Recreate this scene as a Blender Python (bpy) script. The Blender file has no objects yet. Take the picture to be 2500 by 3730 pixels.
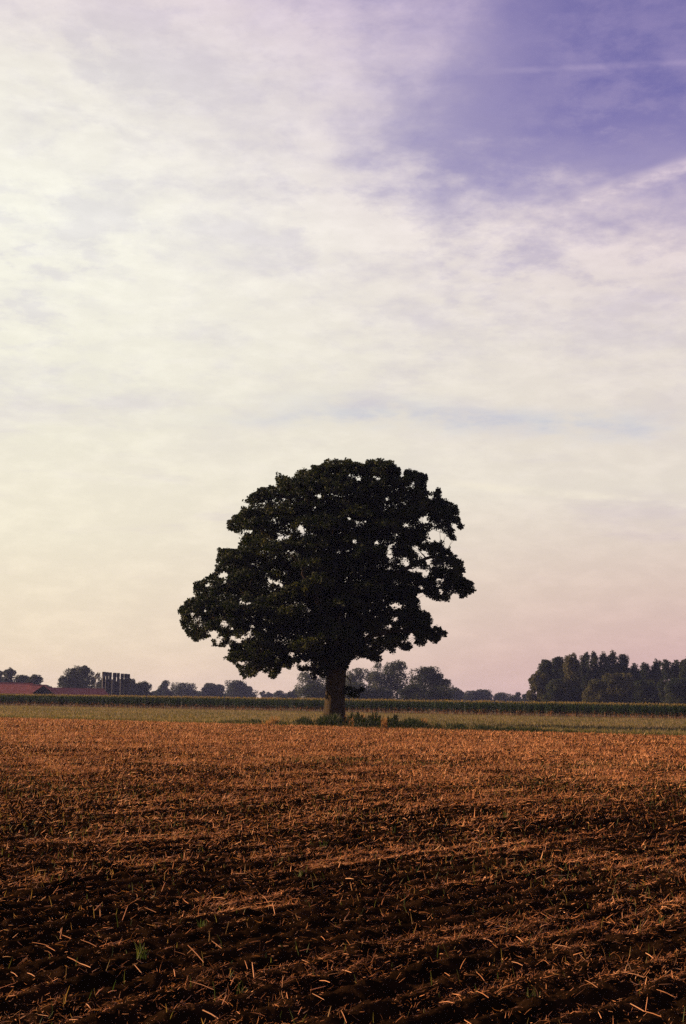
import bpy, math, random
import numpy as np
from mathutils import Matrix, Vector

R = math.radians
scene = bpy.context.scene
COL = scene.collection
random.seed(7)
rng = np.random.default_rng(11)

# ------------------------------------------------------------------ camera
EYE = 1.5
FPX = 5180.0                       # 50 mm lens on a 36 mm tall frame, in pixels of the photograph
PW, PH = 2500.0, 3730.0
cam_d = bpy.data.cameras.new("camera")
cam_d.sensor_fit = 'VERTICAL'
cam_d.sensor_height = 36.0
cam_d.sensor_width = 24.0
cam_d.lens = 50.0
cam_d.clip_start = 0.1
cam_d.clip_end = 20000
cam = bpy.data.objects.new("camera", cam_d)
COL.objects.link(cam)
cam.matrix_world = (Matrix.Translation((0, 0, EYE)) @ Matrix.Rotation(R(90 + 7.66), 4, 'X')
                    @ Matrix.Rotation(R(0.95), 4, 'Z'))
scene.camera = cam
CM = np.array(cam.matrix_world.to_3x3())

# ------------------------------------------------------------------ light
SUN_EL = 13.5
SUN_DIR = np.array([-0.98, 0.17, 0.0])
SUN_DIR /= np.linalg.norm(SUN_DIR)
SUN_DIR = np.array([SUN_DIR[0] * math.cos(R(SUN_EL)), SUN_DIR[1] * math.cos(R(SUN_EL)), math.sin(R(SUN_EL))])
sun_d = bpy.data.lights.new("sun", 'SUN')
sun_d.energy = 5.0
sun_d.angle = R(0.5)
sun_d.color = (1.0, 0.68, 0.40)
sun = bpy.data.objects.new("sun", sun_d)
sun.rotation_euler = Vector(SUN_DIR).to_track_quat('Z', 'Y').to_euler()
COL.objects.link(sun)

vs = scene.view_settings
vs.view_transform = 'Standard'
vs.look = 'None'
vs.exposure = 1.2
vs.gamma = 1.0
vs.use_curve_mapping = False
scene.cycles.max_bounces = 6
scene.cycles.transparent_max_bounces = 4
scene.cycles.volume_bounces = 0
scene.cycles.use_denoising = False


def lin(c):
    out = []
    for v in c:
        v /= 255.0
        out.append(v / 12.92 if v <= 0.04045 else ((v + 0.055) / 1.055) ** 2.4)
    return out


# ------------------------------------------------------------------ sky
class NT:
    """small helper that writes shader maths as nodes"""
    def __init__(self, tree):
        self.t = tree
        self.n = tree.nodes
        self.l = tree.links

    def node(self, kind, **kw):
        n = self.n.new(kind)
        for k, v in kw.items():
            setattr(n, k, v)
        return n

    def put(self, sock, v):
        if isinstance(v, bpy.types.NodeSocket):
            self.l.new(v, sock)
        else:
            sock.default_value = v

    def m(self, op, a, b=0.0, c=0.0, clamp=False):
        n = self.node('ShaderNodeMath', operation=op)
        n.use_clamp = clamp
        self.put(n.inputs[0], a)
        self.put(n.inputs[1], b)
        self.put(n.inputs[2], c)
        return n.outputs[0]

    def smooth(self, v, a, b, lo=0.0, hi=1.0):
        n = self.node('ShaderNodeMapRange', interpolation_type='SMOOTHSTEP')
        self.put(n.inputs['Value'], v)
        n.inputs['From Min'].default_value = a
        n.inputs['From Max'].default_value = b
        n.inputs['To Min'].default_value = lo
        n.inputs['To Max'].default_value = hi
        return n.outputs[0]

    def noise(self, vec, scale, detail=3.0, rough=0.5, distortion=0.0):
        n = self.node('ShaderNodeTexNoise')
        if vec is not None:
            self.l.new(vec, n.inputs['Vector'])
        n.inputs['Scale'].default_value = scale
        n.inputs['Detail'].default_value = detail
        n.inputs['Roughness'].default_value = rough
        n.inputs['Distortion'].default_value = distortion
        return n.outputs['Fac']

    def mix(self, fac, a, b, blend='MIX'):
        n = self.node('ShaderNodeMix', data_type='RGBA', blend_type=blend)
        self.put(n.inputs[0], fac)
        for s, v in ((n.inputs[6], a), (n.inputs[7], b)):
            if isinstance(v, bpy.types.NodeSocket):
                self.l.new(v, s)
            else:
                s.default_value = (*v[:3], 1.0)
        return n.outputs[2]

    def ramp(self, fac, stops, interp='LINEAR'):
        n = self.node('ShaderNodeValToRGB')
        cr = n.color_ramp
        cr.interpolation = interp
        while len(cr.elements) < len(stops):
            cr.elements.new(0.5)
        for e, (p, c) in zip(cr.elements, stops):
            e.position = p
            e.color = (*c[:3], 1.0)
        self.put(n.inputs[0], fac)
        return n.outputs[0]

    def comb(self, x, y, z):
        n = self.node('ShaderNodeCombineXYZ')
        for s, v in zip(n.inputs, (x, y, z)):
            self.put(s, v)
        return n.outputs[0]


def pixel_dir(px, py):
    v = CM @ np.array([(px - PW / 2) / FPX, (PH / 2 - py) / FPX, -1.0])
    return v / np.linalg.norm(v)


world = bpy.data.worlds.new("World")
scene.world = world
world.use_nodes = True
wt = world.node_tree
wt.nodes.clear()
N = NT(wt)
wout = N.node('ShaderNodeOutputWorld')
bg = N.node('ShaderNodeBackground')
bg.inputs['Strength'].default_value = 0.1
wt.links.new(bg.outputs[0], wout.inputs['Surface'])
sky = N.node('ShaderNodeTexSky', sky_type='NISHITA')
sky.sun_disc = False
sky.sun_elevation = R(SUN_EL)
sky.sun_rotation = math.atan2(SUN_DIR[0], SUN_DIR[1])
sky.altitude = 50
sky.air_density = 1.0
sky.dust_density = 1.0
sky.ozone_density = 1.5
tc = N.node('ShaderNodeTexCoord')
sep = N.node('ShaderNodeSeparateXYZ')
wt.links.new(tc.outputs['Generated'], sep.inputs[0])
X, Y, Z = sep.outputs
az = N.m('ARCTAN2', X, Y)                         # bearing, 0 = down the view, right is positive
el = N.m('ARCSINE', Z)
zc = N.m('MAXIMUM', Z, 0.0)
den = N.m('ADD', zc, 0.16)
cloud_pos = N.comb(N.m('DIVIDE', X, den), N.m('DIVIDE', Y, den), 0.3)      # cloud layer as a sheet overhead
stretch = N.comb(N.m('MULTIPLY', az, 3.0), N.m('MULTIPLY', el, 14.0), 0.5)
n_big = N.noise(cloud_pos, 1.3, 5.0, 0.55, 0.1)
n_mid = N.noise(cloud_pos, 5.5, 6.0, 0.62, 0.15)
n_fine = N.noise(N.comb(X, Y, N.m('MULTIPLY', Z, 2.6)), 34.0, 5.0, 0.6, 0.0)
n_rip = N.noise(cloud_pos, 17.0, 5.0, 0.62, 0.1)
n_str = N.noise(stretch, 2.2, 5.0, 0.6, 0.2)

# clear sky: the physical sky, shifted to the violet cast the film gave it
clear = N.mix(1.0, sky.outputs[0], (0.71, 0.405, 0.69), 'MULTIPLY')


def sk(c, k=10.0 / 2.297):
    return [v * k for v in lin(c)]


# high veil, coloured by height above the horizon: left (towards the sun) and right
veil_l = N.ramp(N.m('MULTIPLY', el, 2.0), [
    (0.0, sk((242, 214, 184))), (0.08, sk((242, 224, 196))), (0.22, sk((244, 235, 212))), (0.42, sk((243, 239, 222))),
    (0.66, sk((252, 250, 236))), (0.85, sk((241, 236, 226))), (1.0, sk((232, 218, 222)))])
veil_r = N.ramp(N.m('MULTIPLY', el, 2.0), [
    (0.0, sk((212, 172, 170))), (0.06, sk((216, 180, 176))), (0.16, sk((222, 198, 186))), (0.3, sk((232, 222, 209))),
    (0.5, sk((232, 222, 214))), (0.66, sk((228, 212, 216))), (0.85, sk((206, 184, 214))), (1.0, sk((196, 174, 214)))])
side = N.smooth(az, -0.26, 0.30)
veil = N.mix(side, veil_l, veil_r)
# grey-blue thinner patches
thin1 = N.smooth(n_mid, 0.44, 0.68)
thin2 = N.smooth(n_str, 0.52, 0.74)
thin = N.m('ADD', N.m('MULTIPLY', thin1, N.smooth(el, 0.12, 0.3)), N.m('MULTIPLY', thin2, N.smooth(el, 0.42, 0.12)), clamp=True)
thin = N.m('MULTIPLY', thin, N.smooth(el, 0.04, 0.12))
ripple = N.m('MULTIPLY', N.smooth(n_rip, 0.46, 0.66), N.smooth(n_big, 0.35, 0.6))
thin = N.m('ADD', thin, N.m('MULTIPLY', ripple, N.smooth(el, 0.16, 0.32, 0.1, 1.0)), clamp=True)
# cover: complete low down and towards the sun, open to the upper right and overhead
rag = N.m('ADD', N.m('MULTIPLY', N.m('SUBTRACT', n_mid, 0.5), 0.20), N.m('MULTIPLY', N.m('SUBTRACT', n_rip, 0.5), 0.13))
rag = N.m('ADD', rag, N.m('MULTIPLY', N.m('SUBTRACT', n_fine, 0.5), 0.05))
gap_a = N.smooth(N.m('ADD', az, N.m('ADD', rag, N.m('MULTIPLY', N.m('SUBTRACT', n_big, 0.5), 0.16))), -0.06, 0.15)
gap_e = N.smooth(N.m('ADD', el, N.m('MULTIPLY', rag, 0.6)), 0.28, 0.40)
gap_top = N.smooth(N.m('ADD', el, N.m('MULTIPLY', N.m('SUBTRACT', n_big, 0.5), 0.5)), 0.46, 0.95)
far_side = N.smooth(N.m('ABSOLUTE', az), 1.5, 2.4)
gap_back = N.m('MULTIPLY', far_side, N.smooth(el, 0.1, 0.4))
gap = N.m('MAXIMUM', N.m('MULTIPLY', gap_a, gap_e), N.m('MAXIMUM', gap_top, gap_back))
gap = N.m('MULTIPLY', gap, N.smooth(N.m('ADD', N.m('MULTIPLY', n_rip, 0.5), N.m('MULTIPLY', n_mid, 0.5)), 0.36, 0.64, 0.97, 0.70))
cover = N.m('SUBTRACT', 1.0, gap)
cover = N.m('MULTIPLY', cover, N.m('SUBTRACT', 1.0, N.m('MULTIPLY', thin, 0.18)))


# two old vapour trails: straight lines on the sheet x/y, z/y in front of the viewer
ysafe = N.m('MAXIMUM', Y, 0.05)
P = N.m('DIVIDE', X, ysafe)
Q = N.m('DIVIDE', Z, ysafe)


def trail(a, b, width, strength, fade0, fade1, grow=0.0):
    da, db = pixel_dir(*a), pixel_dir(*b)
    pa, qa, pb, qb = da[0] / da[1], da[2] / da[1], db[0] / db[1], db[2] / db[1]
    L = math.hypot(pb - pa, qb - qa)
    nx, ny = -(qb - qa) / L, (pb - pa) / L
    dist = N.m('ADD', N.m('MULTIPLY', P, nx), N.m('SUBTRACT', N.m('MULTIPLY', Q, ny), nx * pa + ny * qa))
    dist = N.m('ADD', dist, N.m('MULTIPLY', N.m('SUBTRACT', n_fine, 0.5), width * 0.8))
    prof = N.smooth(N.m('ABSOLUTE', dist), 0.0, width, 1.0, 0.0)
    along = N.m('MULTIPLY', N.smooth(P, pa - fade0, pa + fade0 + 0.01), N.smooth(P, pb + fade1, pb + fade1 + 0.3, 1.0, 0.0))
    return N.m('MULTIPLY', N.m('MULTIPLY', prof, along), N.m('MULTIPLY', strength, N.smooth(n_fine, 0.2, 0.7)))


t1 = trail((1740, 264), (2500, 226), 0.0042, 0.15, 0.02, 0.25)
t2 = trail((2080, 745), (2500, 600), 0.010, 0.7, 0.03, 0.2)
t3 = trail((1560, 1752), (2080, 1800), 0.005, 0.7, 0.02, 0.0)
t5 = trail((1050, 1480), (2150, 1545), 0.020, 0.8, 0.05, 0.0)
t6 = trail((700, 1530), (1500, 1525), 0.010, 0.4, 0.05, 0.0)
t4 = trail((1100, 780), (2500, 840), 0.035, 0.25, 0.05, 0.2)
cover = N.m('ADD', cover, N.m('ADD', t1, N.m('ADD', t2, t4)), clamp=True)
puff = N.smooth(n_fine, 0.35, 0.75, 0.955, 1.035)
veil = N.mix(1.0, veil, N.comb(puff, puff, puff), 'MULTIPLY')
veil = N.mix(t3, veil, sk((244, 234, 214)))
veil = N.mix(N.m('MULTIPLY', N.m('ADD', t5, t6), N.smooth(n_str, 0.3, 0.6)), veil, sk((204, 205, 212)))
colr = N.mix(cover, clear, veil)
wt.links.new(colr, bg.inputs['Color'])


# ------------------------------------------------------------------ geometry helpers
def pix_ray(px, py):
    px = np.asarray(px, float)
    py = np.asarray(py, float)
    v = np.stack([(px - PW / 2) / FPX, (PH / 2 - py) / FPX, -np.ones_like(px)], -1)
    return v @ CM.T


def at(px, py, dist):
    """point of the plane y = dist that the photograph shows at this pixel"""
    v = pix_ray(px, py)
    k = dist / v[..., 1]
    return np.stack([v[..., 0] * k, v[..., 1] * k, EYE + v[..., 2] * k], -1)


def ground(px, py, z=0.0):
    v = pix_ray(px, py)
    k = (z - EYE) / v[..., 2]
    return np.stack([v[..., 0] * k, v[..., 1] * k, np.full_like(k, z)], -1)


def project(p):
    q = (np.asarray(p) - np.array([0, 0, EYE])) @ CM
    return PW / 2 + FPX * q[..., 0] / -q[..., 2], PH / 2 - FPX * q[..., 1] / -q[..., 2]


_lat = np.random.default_rng(5).random((64, 64, 64)).astype(np.float32)


def vnoise(x, y, z=0.0):
    x, y = np.asarray(x, float), np.asarray(y, float)
    z = np.broadcast_to(np.asarray(z, float), x.shape)
    xi, yi, zi = np.floor(x).astype(int), np.floor(y).astype(int), np.floor(z).astype(int)
    fx, fy, fz = x - xi, y - yi, z - zi
    fx, fy, fz = [f * f * (3 - 2 * f) for f in (fx, fy, fz)]
    g = lambda a, b, c: _lat[(xi + a) & 63, (yi + b) & 63, (zi + c) & 63]
    a = g(0, 0, 0) * (1 - fx) + g(1, 0, 0) * fx
    b = g(0, 1, 0) * (1 - fx) + g(1, 1, 0) * fx
    c = g(0, 0, 1) * (1 - fx) + g(1, 0, 1) * fx
    d = g(0, 1, 1) * (1 - fx) + g(1, 1, 1) * fx
    return (a * (1 - fy) + b * fy) * (1 - fz) + (c * (1 - fy) + d * fy) * fz


def fbm(x, y, z=0.0, octv=4, gain=0.5):
    s, a, t = 0, 1.0, 0
    for o in range(octv):
        s = s + a * vnoise(x * 2 ** o + 17.3 * o, y * 2 ** o + 5.1 * o, z * 2 ** o + 9.7 * o)
        t += a
        a *= gain
    return s / t


def in_poly(px, py, poly):
    px, py = np.asarray(px), np.asarray(py)
    inside = np.zeros(px.shape, bool)
    n = len(poly)
    for i in range(n):
        x1, y1 = poly[i]
        x2, y2 = poly[(i + 1) % n]
        if y1 == y2:
            continue
        c = ((y1 > py) != (y2 > py)) & (px < (x2 - x1) * (py - y1) / (y2 - y1) + x1)
        inside ^= c
    return inside


def poly_dist(px, py, poly):
    px, py = np.asarray(px, float), np.asarray(py, float)
    best = np.full(px.shape, 1e9)
    n = len(poly)
    for i in range(n):
        x1, y1 = poly[i]
        x2, y2 = poly[(i + 1) % n]
        dx, dy = x2 - x1, y2 - y1
        t = np.clip(((px - x1) * dx + (py - y1) * dy) / (dx * dx + dy * dy + 1e-9), 0, 1)
        best = np.minimum(best, np.hypot(px - x1 - t * dx, py - y1 - t * dy))
    return best


def np_mesh(name, verts, faces, mats=(), mat_idx=None, rnd=None, smooth=False):
    """faces: (n,k) int array, all of the same size k, or a list of such arrays"""
    me = bpy.data.meshes.new(name)
    verts = np.asarray(verts, np.float32)
    fl = [np.asarray(f, np.int32) for f in (faces if isinstance(faces, list) else [faces])]
    me.vertices.add(len(verts))
    me.vertices.foreach_set('co', verts.ravel())
    loops = np.concatenate([f.ravel() for f in fl])
    tot = np.concatenate([np.full(len(f), f.shape[1], np.int32) for f in fl])
    start = np.concatenate([[0], np.cumsum(tot)[:-1]]).astype(np.int32)
    me.loops.add(len(loops))
    me.loops.foreach_set('vertex_index', loops)
    me.polygons.add(len(tot))
    me.polygons.foreach_set('loop_start', start)
    me.polygons.foreach_set('loop_total', tot)
    if mat_idx is not None:
        me.polygons.foreach_set('material_index', np.asarray(mat_idx, np.int32))
    me.polygons.foreach_set('use_smooth', np.full(len(tot), bool(smooth)))
    for m in mats:
        me.materials.append(m)
    if rnd is not None:
        a = me.attributes.new('tone', 'FLOAT', 'POINT')
        a.data.foreach_set('value', np.asarray(rnd, np.float32))
    me.update(calc_edges=True)
    return me


def obj(name, me, parent=None, loc=None, label=None, cat=None, group=None, kind=None):
    o = bpy.data.objects.new(name, me)
    COL.objects.link(o)
    if parent is not None:
        o.parent = parent
    if loc is not None:
        o.location = loc
    if label:
        o['label'] = label
    if cat:
        o['category'] = cat
    if group:
        o['group'] = group
    if kind:
        o['kind'] = kind
    return o


def tube(pts, rads, sides=6, cap=True):
    pts = np.asarray(pts, float)
    rads = np.asarray(rads, float)
    n = len(pts)
    vs_, ref = [], None
    for i in range(n):
        t = pts[min(i + 1, n - 1)] - pts[max(i - 1, 0)]
        t = t / (np.linalg.norm(t) + 1e-9)
        if ref is None:
            ref = np.array([1.0, 0, 0]) if abs(t[0]) < 0.8 else np.array([0, 1.0, 0])
        u = np.cross(t, ref)
        u /= np.linalg.norm(u) + 1e-9
        w = np.cross(t, u)
        ref = np.cross(u, t)
        a = np.arange(sides) / sides * 2 * math.pi
        vs_.append(pts[i] + rads[i] * (np.cos(a)[:, None] * u + np.sin(a)[:, None] * w))
    v = np.concatenate(vs_)
    f = []
    for i in range(n - 1):
        for k in range(sides):
            f.append((i * sides + k, i * sides + (k + 1) % sides, (i + 1) * sides + (k + 1) % sides, (i + 1) * sides + k))
    return v, np.array(f, np.int32)


def join(parts):
    vv, ff, o = [], [], 0
    for v, f in parts:
        vv.append(v)
        ff.append(f + o)
        o += len(v)
    return np.concatenate(vv), np.concatenate(ff)


def box(x0, x1, y0, y1, z0, z1):
    v = np.array([[x, y, z] for z in (z0, z1) for y in (y0, y1) for x in (x0, x1)], float)
    f = np.array([[0, 2, 3, 1], [4, 5, 7, 6], [0, 1, 5, 4], [2, 6, 7, 3], [0, 4, 6, 2], [1, 3, 7, 5]], np.int32)
    return v, f


# ------------------------------------------------------------------ materials
def mat(name):
    m = bpy.data.materials.new(name)
    m.use_nodes = True
    t = m.node_tree
    t.nodes.clear()
    n = NT(t)
    out = n.node('ShaderNodeOutputMaterial')
    return m, n, out


def surf_mat(name, stops, scale, rough=0.9, bump=0.0, bscale=None, detail=5.0, spec=0.2, stretch=None):
    m, n, out = mat(name)
    tc_ = n.node('ShaderNodeTexCoord')
    vec = tc_.outputs['Object']
    if stretch:
        mp = n.node('ShaderNodeMapping')
        n.l.new(vec, mp.inputs[0])
        mp.inputs['Scale'].default_value = stretch
        vec = mp.outputs[0]
    f = n.noise(vec, scale, detail, 0.6)
    b = n.node('ShaderNodeBsdfPrincipled')
    n.l.new(n.ramp(f, stops), b.inputs['Base Color'])
    b.inputs['Roughness'].default_value = rough
    b.inputs['Specular IOR Level'].default_value = spec
    if bump:
        bp = n.node('ShaderNodeBump')
        bp.inputs['Strength'].default_value = 1.0
        bp.inputs['Distance'].default_value = bump
        n.l.new(n.noise(vec, bscale or scale * 2, 4.0, 0.6), bp.inputs['Height'])
        n.l.new(bp.outputs[0], b.inputs['Normal'])
    n.l.new(b.outputs[0], out.inputs['Surface'])
    return m


def leaf_mat(name, stops, trans=0.35, tcol=1.6, spec=0.15, rough=0.6, attr=True):
    """diffuse plus transmitted light through thin blades; the tone attribute picks the leaf's own colour"""
    m, n, out = mat(name)
    at_ = n.node('ShaderNodeAttribute', attribute_name='tone')
    c = n.ramp(at_.outputs['Fac'], stops)
    b = n.node('ShaderNodeBsdfPrincipled')
    n.l.new(c, b.inputs['Base Color'])
    b.inputs['Roughness'].default_value = rough
    b.inputs['Specular IOR Level'].default_value = spec
    tr = n.node('ShaderNodeBsdfTranslucent')
    n.l.new(n.mix(1.0, c, (tcol, tcol * 1.05, tcol * 0.6), 'MULTIPLY'), tr.inputs['Color'])
    mx = n.node('ShaderNodeMixShader')
    mx.inputs[0].default_value = trans
    n.l.new(b.outputs[0], mx.inputs[1])
    n.l.new(tr.outputs[0], mx.inputs[2])
    n.l.new(mx.outputs[0], out.inputs['Surface'])
    return m


M_soil = surf_mat("soil", [(0.25, (0.005, 0.003, 0.0016)), (0.5, (0.011, 0.0056, 0.0028)), (0.75, (0.026, 0.0125, 0.006))],
                  3.0, 0.95, 0.012, 40.0, spec=0.0)
M_soil_far = surf_mat("soil_far", [(0.42, (0.014, 0.008, 0.004)), (0.56, (0.05, 0.022, 0.01)), (0.68, (0.22, 0.09, 0.035))], 9.0, 0.95, 0.02, 9.0, spec=0.0, detail=9.0)
M_meadow = surf_mat("meadow_soil", [(0.3, (0.08, 0.055, 0.026)), (0.5, (0.11, 0.08, 0.036)), (0.7, (0.15, 0.10, 0.046))],
                    0.6, 0.95, 0.05, 4.0, spec=0.05)
M_land = surf_mat("farmland", [(0.35, (0.05, 0.06, 0.02)), (0.65, (0.12, 0.10, 0.045))], 0.01, 0.95, spec=0.05)
M_straw = leaf_mat("straw", [(0.0, (0.11, 0.038, 0.012)), (0.4, (0.34, 0.125, 0.042)), (0.72, (0.58, 0.235, 0.088)),
                             (1.0, (0.74, 0.38, 0.18))], 0.2, 1.2)
M_sprout = leaf_mat("sprout_green", [(0.0, (0.03, 0.05, 0.012)), (0.45, (0.07, 0.08, 0.02)), (0.75, (0.17, 0.12, 0.04)), (1.0, (0.32, 0.17, 0.06))], 0.4, 1.3)
M_grass = leaf_mat("grass", [(0.0, (0.06, 0.06, 0.022)), (0.4, (0.105, 0.088, 0.036)), (0.75, (0.17, 0.12, 0.052)),
                             (1.0, (0.25, 0.155, 0.075))], 0.35, 1.3)
M_verge = leaf_mat("verge_grass", [(0.0, (0.03, 0.045, 0.01)), (0.6, (0.07, 0.075, 0.02)), (1.0, (0.14, 0.10, 0.035))], 0.35, 1.3)
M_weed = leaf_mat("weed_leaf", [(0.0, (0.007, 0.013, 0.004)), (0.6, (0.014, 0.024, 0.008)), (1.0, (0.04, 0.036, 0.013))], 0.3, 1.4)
M_dry = leaf_mat("dry_weed", [(0.0, (0.16, 0.07, 0.025)), (1.0, (0.42, 0.2, 0.07))], 0.3, 1.2)
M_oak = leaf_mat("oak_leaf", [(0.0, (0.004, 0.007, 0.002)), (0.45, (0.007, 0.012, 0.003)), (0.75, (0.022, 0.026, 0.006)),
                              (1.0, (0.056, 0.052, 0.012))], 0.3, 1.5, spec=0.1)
M_far = leaf_mat("far_leaf", [(0.0, (0.012, 0.019, 0.009)), (0.6, (0.022, 0.029, 0.012)), (1.0, (0.042, 0.042, 0.017))], 0.25, 1.3, spec=0.05)
M_far_olive = leaf_mat("far_leaf_olive", [(0.0, (0.026, 0.032, 0.012)), (1.0, (0.075, 0.065, 0.025))], 0.25, 1.3, spec=0.05)
M_far_pale = leaf_mat("far_leaf_pale", [(0.0, (0.03, 0.04, 0.03)), (1.0, (0.08, 0.085, 0.06))], 0.25, 1.3, spec=0.05)
M_corn = leaf_mat("maize_leaf", [(0.0, (0.009, 0.02, 0.006)), (0.6, (0.016, 0.032, 0.009)), (1.0, (0.035, 0.05, 0.013))], 0.3, 1.4)
M_corn_dry = leaf_mat("maize_dry_leaf", [(0.0, (0.10, 0.04, 0.018)), (1.0, (0.26, 0.12, 0.045))], 0.2, 1.2)
M_tassel = leaf_mat("maize_tassel", [(0.0, (0.13, 0.10, 0.03)), (1.0, (0.31, 0.20, 0.065))], 0.35, 1.3)
M_bark = surf_mat("bark", [(0.3, (0.012, 0.009, 0.005)), (0.6, (0.038, 0.025, 0.013)), (0.8, (0.075, 0.048, 0.024))], 5.0, 0.95, 0.05, 7.0,
                  spec=0.1, stretch=(1, 1, 0.18))
M_bark_far = surf_mat("bark_far", [(0.3, (0.03, 0.02, 0.012)), (0.7, (0.09, 0.06, 0.04))], 1.0, 0.95, spec=0.05)


# ------------------------------------------------------------------ ground
# field edge and maize edge as straight lines on the ground
E1, E2 = ground(0, 2613)[:2], ground(2500, 2680)[:2]
EM = (E2[1] - E1[1]) / (E2[0] - E1[0])
EB = E1[1] - EM * E1[0]
C1, C2 = ground(0, 2570)[:2], ground(2500, 2620)[:2]
CMS = (C2[1] - C1[1]) / (C2[0] - C1[0])
CB = C1[1] - CMS * C1[0]


def edge_y(x):
    return EM * x + EB


def corn_y(x):
    return CMS * x + CB


v, f = np.array([[-6000, -600, -0.2], [6000, -600, -0.2], [6000, 9000, -0.2], [-6000, 9000, -0.2]], float), np.array([[0, 1, 2, 3]])
obj('ground', np_mesh('ground', v, f, [M_land]), label='farmland stretching to the horizon', kind='structure')

# meadow strip between the soil field and the maize (and on under the maize)
xs = np.linspace(-160, 130, 60)
v = np.concatenate([np.stack([xs, edge_y(xs) - 0.3, np.full_like(xs, 0.0)], -1), np.stack([xs, corn_y(xs) + 60, np.full_like(xs, 0.0)], -1)])
f = np.array([[i, i + 1, 60 + i + 1, 60 + i] for i in range(59)])
obj('meadow_ground', np_mesh('meadow_ground', v, f, [M_meadow]), label='pale grassy strip between the stubble field and the maize', kind='structure')

FE = np.array([0.574, 0.819])      # direction of the cultivator lines
FN = np.array([0.819, -0.574])


def soil_h(x, y):
    d = np.hypot(x, y)
    w = x * FN[0] + y * FN[1]
    a = x * FE[0] + y * FE[1]
    warp = (fbm(x * 0.6, y * 0.6, 3.3, 3) - 0.5) * 0.5 + (fbm(x * 3.1, y * 3.1, 1.3, 2) - 0.5) * 0.12
    amp = 0.35 + 1.1 * fbm(a * 0.5, w * 1.6, 7.0, 3)
    fur = 0.5 + 0.5 * np.cos((w + warp) / 0.31 * 2 * math.pi)
    h = 0.036 * amp * (fur - 0.5)
    h = h + 0.05 * (fbm(x * 0.35, y * 0.35, 9.0, 3) - 0.5)
    cl = fbm(x * 6.0, y * 6.0, 2.0, 3)
    near = np.clip((34 - d) / 22, 0, 1)
    h = h + 0.040 * np.maximum(cl - 0.5, 0) * 2 * (0.4 + 0.6 * near)
    c2 = np.abs(fbm(x * 13, y * 13, 4.0, 2) - 0.5) * 2
    h = h + near * 0.024 * (0.5 - c2) * (0.3 + cl)
    h = h + near * 0.024 * (fbm(x * 31, y * 31, 8.0, 2) - 0.5)
    fade = np.clip(1.4 - d / 75, 0.35, 1.0)
    return h * fade - 0.01


rows = [4.6]
while rows[-1] < 110:
    yv = rows[-1]
    rows.append(yv + max(0.019, yv * yv / 3400))
rows = np.array(rows)
cols = np.linspace(-0.36, 0.36, 480)
SIDE = 6.0                          # the detailed sheet is this much wider than the view cone
RR, SS = np.meshgrid(rows, cols, indexing='ij')
ye = (EB + EM * SS * SIDE) / (1 - EM * SS)
YY = np.where(RR < 60, RR, 60 + (RR - 60) / (rows[-1] - 60) * (ye - 60))
XX = SS * (YY + SIDE)
ZZ = soil_h(XX, YY)
nr, nc = XX.shape
# sink the borders of the detailed sheet to the level of the coarse one
bord = np.minimum(np.minimum(np.arange(nc), np.arange(nc)[::-1])[None, :] / 8.0, (np.arange(nr) / 8.0)[:, None])
bord = np.clip(bord, 0, 1)
ZZ = ZZ * bord + (-0.055) * (1 - bord)
v = np.stack([XX, YY, ZZ], -1).reshape(-1, 3)
i0 = (np.arange(nr - 1)[:, None] * nc + np.arange(nc - 1)[None, :]).ravel()
f = np.stack([i0, i0 + 1, i0 + nc + 1, i0 + nc], -1)
obj('soil_field', np_mesh('soil_field', v, f, [M_soil], smooth=True), label='dark cultivated soil of the stubble field', kind='structure')
xs = np.linspace(-160, 130, 60)
v = np.concatenate([np.stack([xs, np.full_like(xs, -60.0), np.full_like(xs, -0.06)], -1), np.stack([xs, edge_y(xs), np.full_like(xs, -0.06)], -1)])
f = np.array([[i, i + 1, 60 + i + 1, 60 + i] for i in range(59)])
obj('soil_base', np_mesh('soil_base', v, f, [M_soil_far]), label='rest of the cultivated field around the viewer', kind='structure')


# ------------------------------------------------------------------ straw litter and seedlings
def ribbons(P0, az_, pitch, L, W, bend, seg, tone, roll=None):
    """flat bent strips from base points P0"""
    n = len(P0)
    d = np.stack([np.cos(az_) * np.cos(pitch), np.sin(az_) * np.cos(pitch), np.sin(pitch)], -1)
    side = np.stack([-np.sin(az_), np.cos(az_), np.zeros(n)], -1)
    up = np.cross(d, side)
    if roll is not None:
        side, up = side * np.cos(roll)[:, None] + up * np.sin(roll)[:, None], up * np.cos(roll)[:, None] - side * np.sin(roll)[:, None]
    V = np.zeros((n, (seg + 1) * 2, 3))
    for k in range(seg + 1):
        t = k / seg
        c = P0 + d * (L * t)[:, None] + (side * 0.6 + up * 0.0) * (bend * t * t)[:, None]
        wk = W * (1.0 if k < seg else 0.35) * 0.5
        V[:, 2 * k] = c - side * wk[:, None]
        V[:, 2 * k + 1] = c + side * wk[:, None] + up * (W * 0.25)[:, None]
    base = (np.arange(n) * (seg + 1) * 2)[:, None]
    F = []
    for k in range(seg):
        F.append(np.concatenate([base + 2 * k, base + 2 * k + 1, base + 2 * k + 3, base + 2 * k + 2], 1))
    F = np.stack(F, 1).reshape(-1, 4)
    return V.reshape(-1, 3), F, np.repeat(tone, (seg + 1) * 2)


def straw_cover(x, y):
    w = x * FN[0] + y * FN[1]
    a = x * FE[0] + y * FE[1]
    c = fbm(a * 0.45 + 3, w * 1.9, 1.0, 3)
    c2 = fbm(x * 1.7, y * 1.7, 6.0, 3)
    c3 = fbm(x * 0.10 + 4, y * 0.16 + 8, 2.0, 2)
    return np.clip((c - 0.40) * 4.5, 0, 1) * np.clip((c2 - 0.32) * 3.2, 0.05, 1) * np.clip(0.4 + c3 * 1.2, 0, 1.2)


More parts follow.
